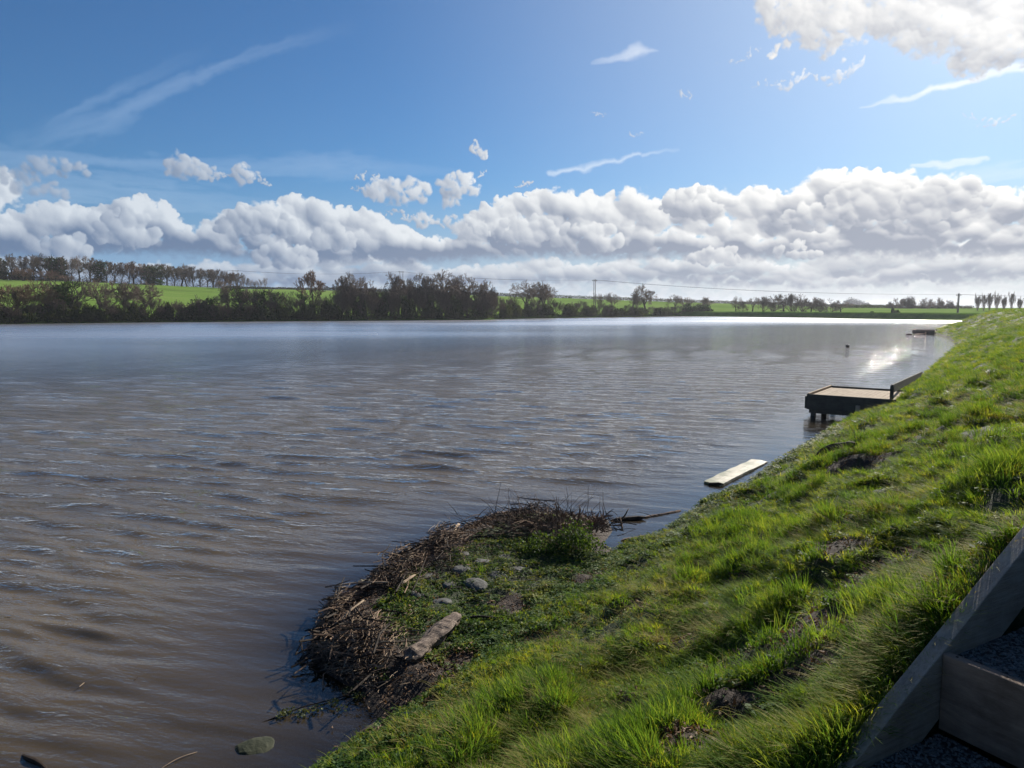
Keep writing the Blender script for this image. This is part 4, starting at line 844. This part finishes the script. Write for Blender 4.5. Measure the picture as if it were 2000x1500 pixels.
plt = platform(atz(1577, 769, zt_), atz(1622, 753, zt_), 2.6, zt_, 'wooden fishing platform with dark sides and pale deck jutting from the bank')
# stair cheek leading down to the platform
o = thing('stair_handboard', 'dark sloping board with a short post where steps reach the platform', 'step board')
q0 = atz(1742, 764, .95); q1 = on_bank(1800, 737); 
m = MB(); m.tube([(q0[0], q0[1], .2), (q0[0], q0[1], 1.12)], .06, 4); m.build('post', M['tarred'], o)
v0 = Vector((q0[0], q0[1], 1.02)); v1 = Vector((q1[0]*1.01, q1[1]*1.01, q1[2]+.12)); dd = (v1-v0); X = dd.normalized(); Y = Vector((0, 0, 1)).cross(X).normalized(); Zv = X.cross(Y)
m = MB(); m.box(tuple((v0+v1)/2), (dd.length, .06, .26), Matrix((X, Y, Zv)).transposed()); m.build('sloping_board', M['tarred'], o)
# a second platform far along the bank
f0 = atz(1783, 644.5, .55); plt2 = platform(f0, f0+np.array([1.6, 2.2, 0]), 2.6, .62, 'distant dark fishing platform low over the water at the bend of the bank'); plt2.location.z = -.05
oriented('floating_log', gnd(1769, 653.2, .05), gnd(1782, 653.4, .05), M['darkwood'], 'distant dark log floating beside the far platform', 'log', .22, 7, 8, .7, .3)
oriented('washed_up_branch', gnd(1786, 652.8, .05), gnd(1812, 651.2, .1), M['paleStick'], 'pale driftwood lying under the far platform', 'branch', .10, 6, 8, .6, .3)

# ------------------------------------------------------------------ the steps at lower right
st = thing('timber_steps', 'grey timber-edged gravel steps climbing the bank in the lower right corner', 'steps', (SA[0], SA[1], 0), math.atan2(SU[1], SU[0]))
# local x = up the flight, local y = to the left of it
def sbox(name, x0, x1, y0, y1, z0, z1, mt, slope=0.0, bevel=.004, n=20):
    V = []
    for i in range(n+1):
        x = x0+(x1-x0)*i/n; s = min(SSL*x, SSL*1.45) if slope else 0; j = .0025*math.sin(i*1.7)
        V += [(x, y0, z0+s), (x, y1, z0+s), (x, y1+j*.3, z1+s), (x, y0+j*.3, z1+s)]
    F = [(i*4+j, i*4+(j+1) % 4, (i+1)*4+(j+1) % 4, (i+1)*4+j) for i in range(n) for j in range(4)]+[(0, 1, 2, 3)[::-1], tuple(n*4+j for j in range(4))]
    me = bpy.data.meshes.new(name); me.from_pydata(V, [], [f[::-1] for f in F]); me.materials.append(mt); o = link(name, me, st)
    b = o.modifiers.new('bevel', 'BEVEL'); b.width = bevel; b.segments = 2; b.limit_method = 'ANGLE'; b.angle_limit = R(50); return o
sbox('side_timber', -.55, 3.1, .0, .072, SZ0-.30, SZ0, M['sleeper'], 1)
sbox('side_timber', -.55, 3.1, -SBW-.07, -SBW, SZ0-.30, SZ0, M['sleeper'], 1)
RUN = .567
peb = MB()
for k in range(0, 3):
    x = (0, RUN, 1.42)[k]; z = SZ0+SSL*x; RN = (RUN, 1.42-RUN, 1.7)[k]
    rs_ = sbox('riser_board', x, x+.048, -SBW+.003, -.003, z-.33, z, M['riserw'], 0, .005, 3)
    if k in (1, 2):
        for yy in (-.05, -.24, -.262, -.42, -.9):
            m = MB(); m.tube([(x+.022, yy, z-.004), (x+.022, yy, z+.0015)], .0055, 7); m.build('nail', M['darkwood'], rs_)
    # gravel bed of the tread
    nx, ny = 20, 40; gx = np.linspace(x+.046, x+RN+.002, nx); gy = np.linspace(-SBW+.002, -.002, ny); GXX, GYY = np.meshgrid(gx, gy, indexing='ij'); GZZ = z-.035+.018*(fbm(GXX*12, GYY*12, 3)-.5)
    link('gravel_tread', npmesh('gravel_tread', np.stack([GXX, GYY, GZZ], -1).reshape(-1, 3), gridfaces(nx, ny), [M['gravel']]), st)
    if k in (0, 1, 2):
        for q in range(2200):
            px_, py_ = random.uniform(x+.06, x+RUN-.01), -SBW*random.random()**1.3*.98-.01; r = random.uniform(.003, .008); c = (px_, py_, z-.035+random.uniform(0, .008))
            V = [(c[0]+r*random.uniform(.7, 1.3)*a_, c[1]+r*random.uniform(.7, 1.3)*b_, c[2]+r*.7*c_) for a_, b_, c_ in ((1, 0, 0), (-1, 0, 0), (0, 1, 0), (0, -1, 0), (0, 0, 1), (0, 0, -1))]
            peb.add(V, [(0, 2, 4), (2, 1, 4), (1, 3, 4), (3, 0, 4), (2, 0, 5), (1, 2, 5), (3, 1, 5), (0, 3, 5)])
tag(peb.build('loose_gravel', M['pebble'], st), kind='stuff')

# ------------------------------------------------------------------ twig heaps and litter on the spit
def inz(n, lo, hi, pad=.4):
    out = []; mn, mx = SPIT.min(0)-pad, SPIT.max(0)+pad
    while len(out) < n:
        q = rng.uniform(mn, mx, (4000, 2)); s = s_spit(q[:, 0], q[:, 1]); sm = s_main(q[:, 0], q[:, 1]); k = (s > lo) & (s < hi) & (sm < .35)
        out += list(q[k])
    return np.array(out[:n])
OUT = np.array([gnd(x, y)[:2] for x, y in [(1010, 1010), (960, 1018), (872, 1052), (800, 1108), (738, 1135), (700, 1165), (650, 1205), (625, 1262), (660, 1305)]])
def dens_out(q): d, _ = segdist(q[:, 0], q[:, 1], OUT); return d
def sticks(n, lo, hi, dmax, lmin, lmax, rmin, rmax, heap, curve=.12):
    q = inz(n*7, lo, hi); d = dens_out(q); q = q[(rng.random(len(q)) < np.exp(-(d/dmax)**2)*(.04+.96*sst(fbm(q[:, 0]*1.5+4, q[:, 1]*1.5, 2), .40, .62)))][:n]; heapf = .3+2.2*sst(fbm(q[:, 0]*1.5+4, q[:, 1]*1.5, 2), .45, .72)
    z = H(q[:, 0], q[:, 1]); s = s_spit(q[:, 0], q[:, 1]); m = MB(); z = np.maximum(z, .0)
    for (x, y), zz, s1, hf in zip(q, z, s, heapf):
        L = random.uniform(lmin, lmax)*random.uniform(.4, 1)*(1.9 if random.random() < .06 else 1); a = random.gauss(R(60), 1.1); tl = random.gauss(0, .22); r = random.uniform(rmin, rmax)
        hp = heap*hf*float(sst(s1, -.15, .28))*random.random()*(1.3-float(sst(s1, .3, .8))); d_ = Vector((math.cos(a)*math.cos(tl), math.sin(a)*math.cos(tl), math.sin(tl))); c = Vector((x, y, zz+hp+.012))
        sd_ = Vector((random.gauss(0, 1), random.gauss(0, 1), random.gauss(0, .5)))*curve*L*.5
        m.tube([tuple(c-d_*L/2), tuple(c-d_*L*.1+sd_), tuple(c+d_*L/2)], [r, r*.9, r*.55], 4, cap=False)
    return m
random.seed(5)
tag(sticks(2900, -.07, 1.2, .45, .08, .34, .0025, .006, .11).build('driftwood_twigs', M['stick']), 'tangled brown twigs heaped along the outer edge of the spit', 'twigs', kind='stuff')
tag(sticks(1700, -.04, 1.2, .55, .06, .22, .002, .004, .13).build('bleached_twigs', M['paleStick']), 'small bleached stems scattered over the twig heaps', 'twigs', kind='stuff')
tag(sticks(150, -.10, .9, .5, .35, .85, .007, .014, .14, .2).build('coarse_branches', M['darkwood']), 'coarse dark broken branches tangled in the twig heaps', 'branches', kind='stuff')
tag(sticks(90, -.12, .9, .5, .3, .8, .006, .011, .16, .2).build('brown_branches', M['stick']), 'longer brown branches lying across the twig heaps', 'branches', kind='stuff')
tag(sticks(500, -.04, .9, .5, .10, .35, .003, .008, .10).build('wet_twigs', M['darkwood']), 'wet black twigs under the brown ones along the spit', 'twigs', kind='stuff')
# dead leaves and bits on mud and debris
def litter(name, pts, size, mt, label, up=.012, hz=.0):
    n = len(pts); z = np.maximum(H(pts[:, 0], pts[:, 1]), -.0)+up+rng.random(n)*hz; P = np.column_stack([pts, z])
    u = rng.normal(size=(n, 3))*np.array([1, 1, .45]); u /= np.linalg.norm(u, axis=1)[:, None]; v = np.cross(u, np.array([0, 0, 1.])+rng.normal(size=(n, 3))*.45); v /= np.linalg.norm(v, axis=1)[:, None]
    s = (size*rng.uniform(.5, 1.5, n))[:, None]; k = np.cross(u, v)*s*.25
    V = np.stack([P-u*s*.5, P+v*s*.22+k, P+u*s*.5, P-v*s*.22+k], 1).reshape(-1, 3)
    b = np.arange(n)[:, None]*4; F = np.concatenate([b+np.array([[0, 1, 2]]), b+np.array([[0, 2, 3]])], 0)
    return tag(link(name, npmesh(name, V, F, [mt], False)), label, 'leaf litter', kind='stuff')
q = inz(6500, -.02, 1.2); q = q[rng.random(len(q)) < np.exp(-(dens_out(q)/1.1)**2)]
mq = np.array([(m_[0]+rng.normal(0, m_[2]*.8), m_[1]+rng.normal(0, m_[2]*.8)) for m_ in MUD for _ in range(170)])
litter('dead_leaves', np.concatenate([q, mq]), .034, M['deadleaf'], 'brown dead leaves and chips on the mud and debris', hz=.03)
# brush mound: cut twiggy bush on the spit
random.seed(9)
bc = on_bank(1085, 1040); o = thing('brush_mound', 'mound of dead curved twigs with stubby cut stems on the end of the spit', 'brush', (bc[0], bc[1], max(bc[2], .05)), 0)
def brush(n, cx, rx, ry, lmin, lmax, r0, dirb, up, name, mt):
    m = MB()
    for i in range(n):
        x = cx+random.gauss(0, rx*.5); y = random.gauss(0, ry*.5); L = random.uniform(lmin, lmax); d = Vector((random.gauss(dirb, .7), random.gauss(0, .45), abs(random.gauss(up, .28))+.05)).normalized()
        p = Vector((x, y, random.uniform(0, .2))); pts = [tuple(p)]; r = random.uniform(.6, 1.3)*r0
        for k in range(4):
            d = (d+Vector((random.gauss(0, .2), random.gauss(0, .2), random.gauss(-.08, .12)))).normalized(); p = p+d*L/4; pts.append((p.x, p.y, max(p.z, .01)))
        m.tube(pts, [r, r*.85, r*.7, r*.55, r*.3], 4, cap=False)
    ob = m.build(name, mt, o); ob['kind'] = 'stuff'; return ob
brush(360, -.05, .95, .42, .22, .62, .0065, -.5, .22, 'dead_twigs', M['stick'])
brush(160, -.15, 1.0, .45, .3, .7, .0045, -.3, .3, 'dark_twigs', M['darkwood'])
brush(110, .42, .42, .35, .10, .24, .014, .35, .75, 'cut_stems', M['stick'])
# leafy shrub in front of the mound
sb = on_bank(1098, 1076); o = thing('leafy_shrub', 'low dark green leafy shrub growing in front of the twig mound', 'shrub', (sb[0], sb[1], sb[2]))
cents = [(random.uniform(-.42, .42), random.uniform(-.2, .25), random.uniform(.05, .26), random.uniform(.12, .22), random.uniform(.12, .2), random.uniform(.1, .18)) for _ in range(12)]+[(random.uniform(-.6, .45), random.uniform(-.3, .3), random.uniform(.02, .14), random.uniform(.06, .14), random.uniform(.06, .12), random.uniform(.05, .1)) for _ in range(22)]+[(.12, .1, .30, .11, .10, .13)]
M['shrubleaf'] = leafy('shrub_leaves', (.014, .034, .012), (.035, .075, .02), (.11, .17, .035), 6, .35, .6, .12)
link('foliage', leafcards('foliage', cents, 2600, .036, M['shrubleaf']), o)
m = MB()
for i in range(40):
    a = random.uniform(0, 6.28); m.tube([(random.uniform(-.3, .3), random.uniform(-.1, .1), 0), (math.cos(a)*random.uniform(.1, .5), math.sin(a)*.3, random.uniform(.15, .45))], [.004, .002], 4, cap=False)
m.build('stems', M['stick'], o)
# weedy branch trailing in the water
o = thing('weedy_branch', 'thin branch with pale green leaves trailing in the shallow water', 'branch'); p = [gnd(x, y, z) for x, y, z in [(468, 1428, -.02), (520, 1408, .0), (560, 1392, .02), (600, 1378, .02), (650, 1366, .01), (700, 1352, .02), (735, 1318, .05)]]
m = MB(); m.tube([tuple(a_) for a_ in p], [.003, .005, .006, .006, .006, .007, .007], 5); m.build('stem', M['darkwood'], o)
cents = []
for (x, y, r_) in [(565, 1392, .07), (548, 1400, .05), (590, 1396, .06), (620, 1385, .06), (650, 1375, .06), (680, 1350, .06), (705, 1335, .07), (700, 1360, .06), (668, 1385, .05), (722, 1322, .06)]: g_ = gnd(x, y, .015); cents.append((g_[0], g_[1], g_[2]+.01, r_, r_, .025))
M['weed'] = leafy('water_weed_leaves', (.05, .07, .03), (.12, .14, .06), (.24, .25, .12), 6, .2, .6, .15)
link('leaves', leafcards('leaves', cents, 420, .028, M['weed']), o)

# ------------------------------------------------------------------ grass
def blades(n, h0, h1, spread, lean, wid, segs=3, droop=.5, out=.6):
    V = []; F = []
    for i in range(n):
        a = random.uniform(0, 6.28); rr = spread*math.sqrt(random.random()); bx, by = math.cos(a)*rr, math.sin(a)*rr; h = random.uniform(h0, h1)
        az = a+random.gauss(0, .7); ln = random.uniform(.2, 1)*out; dx_, dy_ = math.cos(az), math.sin(az); wx, wy = -dy_, dx_; tw = random.uniform(-.8, .8); wx, wy = wx*math.cos(tw)-wy*math.sin(tw), wx*math.sin(tw)+wy*math.cos(tw)
        b = len(V); w_ = wid*random.uniform(.7, 1.3)
        for k in range(segs+1):
            t = k/segs; hz = h*(t-.35*droop*t*t); ho = h*(ln*t*.35+droop*t*t*ln); x, y = bx+dx_*ho+lean[0]*h*t*t, by+dy_*ho+lean[1]*h*t*t; ww_ = w_*(1-.25*t) if k < segs else 0
            if k < segs: V += [(x-wx*ww_/2, y-wy*ww_/2, hz), (x+wx*ww_/2, y+wy*ww_/2, hz)]
            else: V.append((x, y, hz))
        for k in range(segs-1): c = b+k*2; F += [(c, c+1, c+3), (c, c+3, c+2)]
        c = b+(segs-1)*2; F.append((c, c+1, c+2))
    return V, F
def leaves(n, spread, size, hmax):
    V = []; F = []
    for i in range(n):
        a = random.uniform(0, 6.28); rr = spread*math.sqrt(random.random()); p = Vector((math.cos(a)*rr, math.sin(a)*rr, random.uniform(.004, hmax))); u = Vector((random.gauss(0, 1), random.gauss(0, 1), random.gauss(.25, .4))).normalized(); v = u.cross(Vector((random.gauss(0, .5), random.gauss(0, .5), 1))).normalized()
        s = size*random.uniform(.6, 1.4); b = len(V); V += [tuple(p-u*s*.5), tuple(p+v*s*.33-u*s*.05), tuple(p+u*s*.5), tuple(p-v*s*.33-u*s*.05)]; F += [(b, b+1, b+2), (b, b+2, b+3)]
    return V, F
def cl(name, vf, mt):
    me = bpy.data.meshes.new(name); me.from_pydata(vf[0], [], vf[1]); me.materials.append(mt); me.update(); return bpy.data.objects.new(name, me)
random.seed(21)
WL = (-.16, -.10)
src = bpy.data.collections.new('grass_sources')
lib = [cl('a0', blades(30, .035, .075, .055, WL, .0032), M['grass']), cl('a1', blades(30, .04, .09, .06, WL, .0034), M['grass']),
       cl('b0', blades(34, .07, .14, .05, WL, .0036, 3, .6), M['grass']), cl('b1', blades(34, .08, .16, .055, WL, .0036, 3, .8, .8), M['grass']),
       cl('c0', blades(34, .08, .24, .06, WL, .0040, 4, .75, .45), M['tall']), cl('c1', blades(30, .07, .21, .07, WL, .0040, 4, .9, .55), M['tall']),
       cl('d0', blades(22, .05, .13, .05, (-.25, -.15), .0028, 3, .9, 1.1), M['dry']),
       cl('e0', leaves(46, .065, .020, .03), M['herb']), cl('e1', leaves(40, .07, .028, .045), M['herb'])]
for i, o in enumerate(lib): o.name = f'{i}_'+o.name; src.objects.link(o)
def grass_points(N):
    r = np.exp(rng.uniform(math.log(1.7), math.log(135), N)); a = rng.uniform(R(-42), R(66), N); x, y = np.sin(a)*r, np.cos(a)*r
    s = s_main(x, y); keep = ((s > -.02)) | (s_spit(x, y) > -.02); return x[keep], y[keep], r[keep]
gx, gy, gr = grass_points(400000)
s = s_main(gx, gy); ss2 = s_spit(gx, gy); md = mudf(gx, gy)
la = (gx-SA[0])*SU[0]+(gy-SA[1])*SU[1]; lb = (gx-SA[0])*SW[0]+(gy-SA[1])*SW[1]
ok = (rng.random(len(gx)) > np.clip(md*1.7-.25, 0, .985)) & (rng.random(len(gx)) > .85*sst(fbm(gx*1.3+60, gy*1.3+5, 3), .56, .66)) & ~((lb > -.085) & (lb < SBW+.12) & (la > -1.3) & (la < 3.5)) & (s < 16)
dd_, _ = segdist(gx, gy, OUT); ok &= ~((ss2 > -.5) & (s < .3) & (rng.random(len(gx)) < np.exp(-(dd_/.42)**2)*1.05))
ok &= ~((ss2 > 0) & (s < 0) & (rng.random(len(gx)) < .62))
gx, gy, gr, s, ss2, md = [v[ok] for v in (gx, gy, gr, s, ss2, md)]
gz = H(gx, gy)-.006; hum = fbm(gx*1.5+3, gy*1.5, 3); pat = fbm(gx*.9+30, gy*.9+11, 3); u = rng.random(len(gx))
low = np.clip(1-(s-.4)/1.6, 0, 1)+(s < .3)*.4
idx = np.where(u < .5, 2, 3); idx = np.where((u < .32), np.where(u < .16, 0, 1), idx)
tl = (hum > .585) & (u > .6); idx = np.where(tl, np.where(u > .7, 4, 5), idx)
idx = np.where((rng.random(len(gx)) < .05+.34*sst(pat, .48, .62)), 6, idx)
u2 = rng.random(len(gx)); herb = u2 < low*.72+.16+.2*(pat < .45); idx = np.where(herb, np.where(rng.random(len(gx)) < .5, 7, 8), idx)
idx = np.where((gr > 22) & (idx > 5), np.where(u > .5, 2, 1), idx)
idx = np.where((u2 > .93) & (low > .3), 0, idx); idx = np.where((low > .5) & (idx >= 4) & (idx <= 5), 1, idx)
sc_ = rng.uniform(.75, 1.35, len(gx))*np.maximum(1, (gr/9)**.75); sz_ = rng.uniform(.75, 1.3, len(gx))*np.maximum(1, (gr/14)**.32)*(.52+.50*sst(hum, .42, .68))
rx = rng.normal(0, .16, len(gx)); ry = rng.normal(0, .16, len(gx)); rz = rng.normal(0, .9, len(gx))
gm = bpy.data.meshes.new('grass_sward'); gm.vertices.add(len(gx)); gm.vertices.foreach_set('co', np.column_stack([gx, gy, gz]).astype(np.float32).ravel())
def vat(nm, arr): a = gm.attributes.new(nm, 'FLOAT_VECTOR', 'POINT'); a.data.foreach_set('vector', np.asarray(arr, np.float32).ravel())
vat('rot', np.column_stack([rx, ry, rz])); vat('scl', np.column_stack([sc_, sc_, sz_])); a = gm.attributes.new('idx', 'INT', 'POINT'); a.data.foreach_set('value', idx.astype(np.int32))
go = link('grass_sward', gm); tag(go, 'rough green grass and creeping herbs covering the bank', 'grass', kind='stuff')
ng = bpy.data.node_groups.new('sward', 'GeometryNodeTree'); ng.interface.new_socket('Geometry', in_out='INPUT', socket_type='NodeSocketGeometry'); ng.interface.new_socket('Geometry', in_out='OUTPUT', socket_type='NodeSocketGeometry')
G = NT(ng); gi = G.new('NodeGroupInput'); g_o = G.new('NodeGroupOutput'); m2p = G.new('GeometryNodeMeshToPoints'); ng.links.new(gi.outputs[0], m2p.inputs[0])
ci = G.new('GeometryNodeCollectionInfo'); ci.inputs[0].default_value = src; ci.inputs['Separate Children'].default_value = True; ci.inputs['Reset Children'].default_value = True
iop = G.new('GeometryNodeInstanceOnPoints'); ng.links.new(m2p.outputs[0], iop.inputs['Points']); ng.links.new(ci.outputs[0], iop.inputs['Instance']); iop.inputs['Pick Instance'].default_value = True
def na(nm, ty): n = G.new('GeometryNodeInputNamedAttribute', data_type=ty); n.inputs['Name'].default_value = nm; return n.outputs['Attribute']
ng.links.new(na('idx', 'INT'), iop.inputs['Instance Index']); ng.links.new(na('scl', 'FLOAT_VECTOR'), iop.inputs['Scale'])
e2r = G.new('FunctionNodeEulerToRotation'); ng.links.new(na('rot', 'FLOAT_VECTOR'), e2r.inputs[0]); ng.links.new(e2r.outputs[0], iop.inputs['Rotation'])
ng.links.new(iop.outputs[0], g_o.inputs[0]); md_ = go.modifiers.new('sward', 'NODES'); md_.node_group = ng
print('grass instances', len(gx))
# tussocks one can pick out
tus = [(1460, 1190, .34, 70, 'broad pale-green grass tussock in the middle of the slope, dark mud behind it'), (1492, 1030, .26, 90, 'dark upright grass tuft near the top centre of the slope'), (1690, 1290, .30, 34, 'clump of tall bright blades beside the middle of the step timber'), (1755, 1262, .33, 22, 'tall arching blades leaning over the step timber'), (1620, 1460, .26, 40, 'grass clump at the foot of the step timber'),
       (1850, 830, .34, 110, 'large dark green tuft right of the fallen branch'), (1905, 812, .32, 100, 'dark tuft beside the large one near the right edge'), (1885, 900, .30, 90, 'dark spiky tuft below the pair of tufts near the right edge'), (1660, 990, .24, 80, 'rounded grass tuft between the fallen branch and the dark spiky tuft'), (1330, 1145, .22, 60, 'bright tuft on the slope above the broad tussock'), (1490, 1490, .24, 40, 'bright upright blades at the bottom edge left of the steps'),
       (1860, 1120, .28, 44, 'leaning bright blades at the upper part of the step timber'), (940, 1120, .16, 50, 'small green tuft among the grey stones of the spit'), (770, 1240, .14, 60, 'small bright green tuft on the lower twig heap')]
random.seed(31)
for x, y, h, n, lab in tus:
    q = on_bank(x, y); V, F = blades(int(n*1.5), h*.3, h, h*.30, WL, .0050, 5, .75, .45); me = bpy.data.meshes.new('grass_tussock'); me.from_pydata(V, [], F); me.materials.append(M['tall'])
    tag(link('grass_tussock', me, None, (q[0], q[1], q[2]-.01)), lab, 'grass tuft', 'grass tufts that stand out on the slope')

# ------------------------------------------------------------------ the air: even pale haze over the whole scene
m = MB(); m.box((0, 0, 13.5), (9200, 9200, 45)); hz = m.mesh('haze', bpy.data.materials.new('haze_air'))
hm = hz.materials[0]; hm.use_nodes = True; hm.node_tree.nodes.clear(); t = NT(hm.node_tree); pv = t.new('ShaderNodeVolumePrincipled'); pv.inputs['Color'].default_value = (.86, .90, 1, 1); pv.inputs['Density'].default_value = .00014; pv.inputs['Anisotropy'].default_value = .35
ho = t.new('ShaderNodeOutputMaterial'); hm.node_tree.links.new(pv.outputs[0], ho.inputs['Volume'])
tag(link('haze', hz), 'thin pale air over the lake and fields', 'haze', kind='stuff')
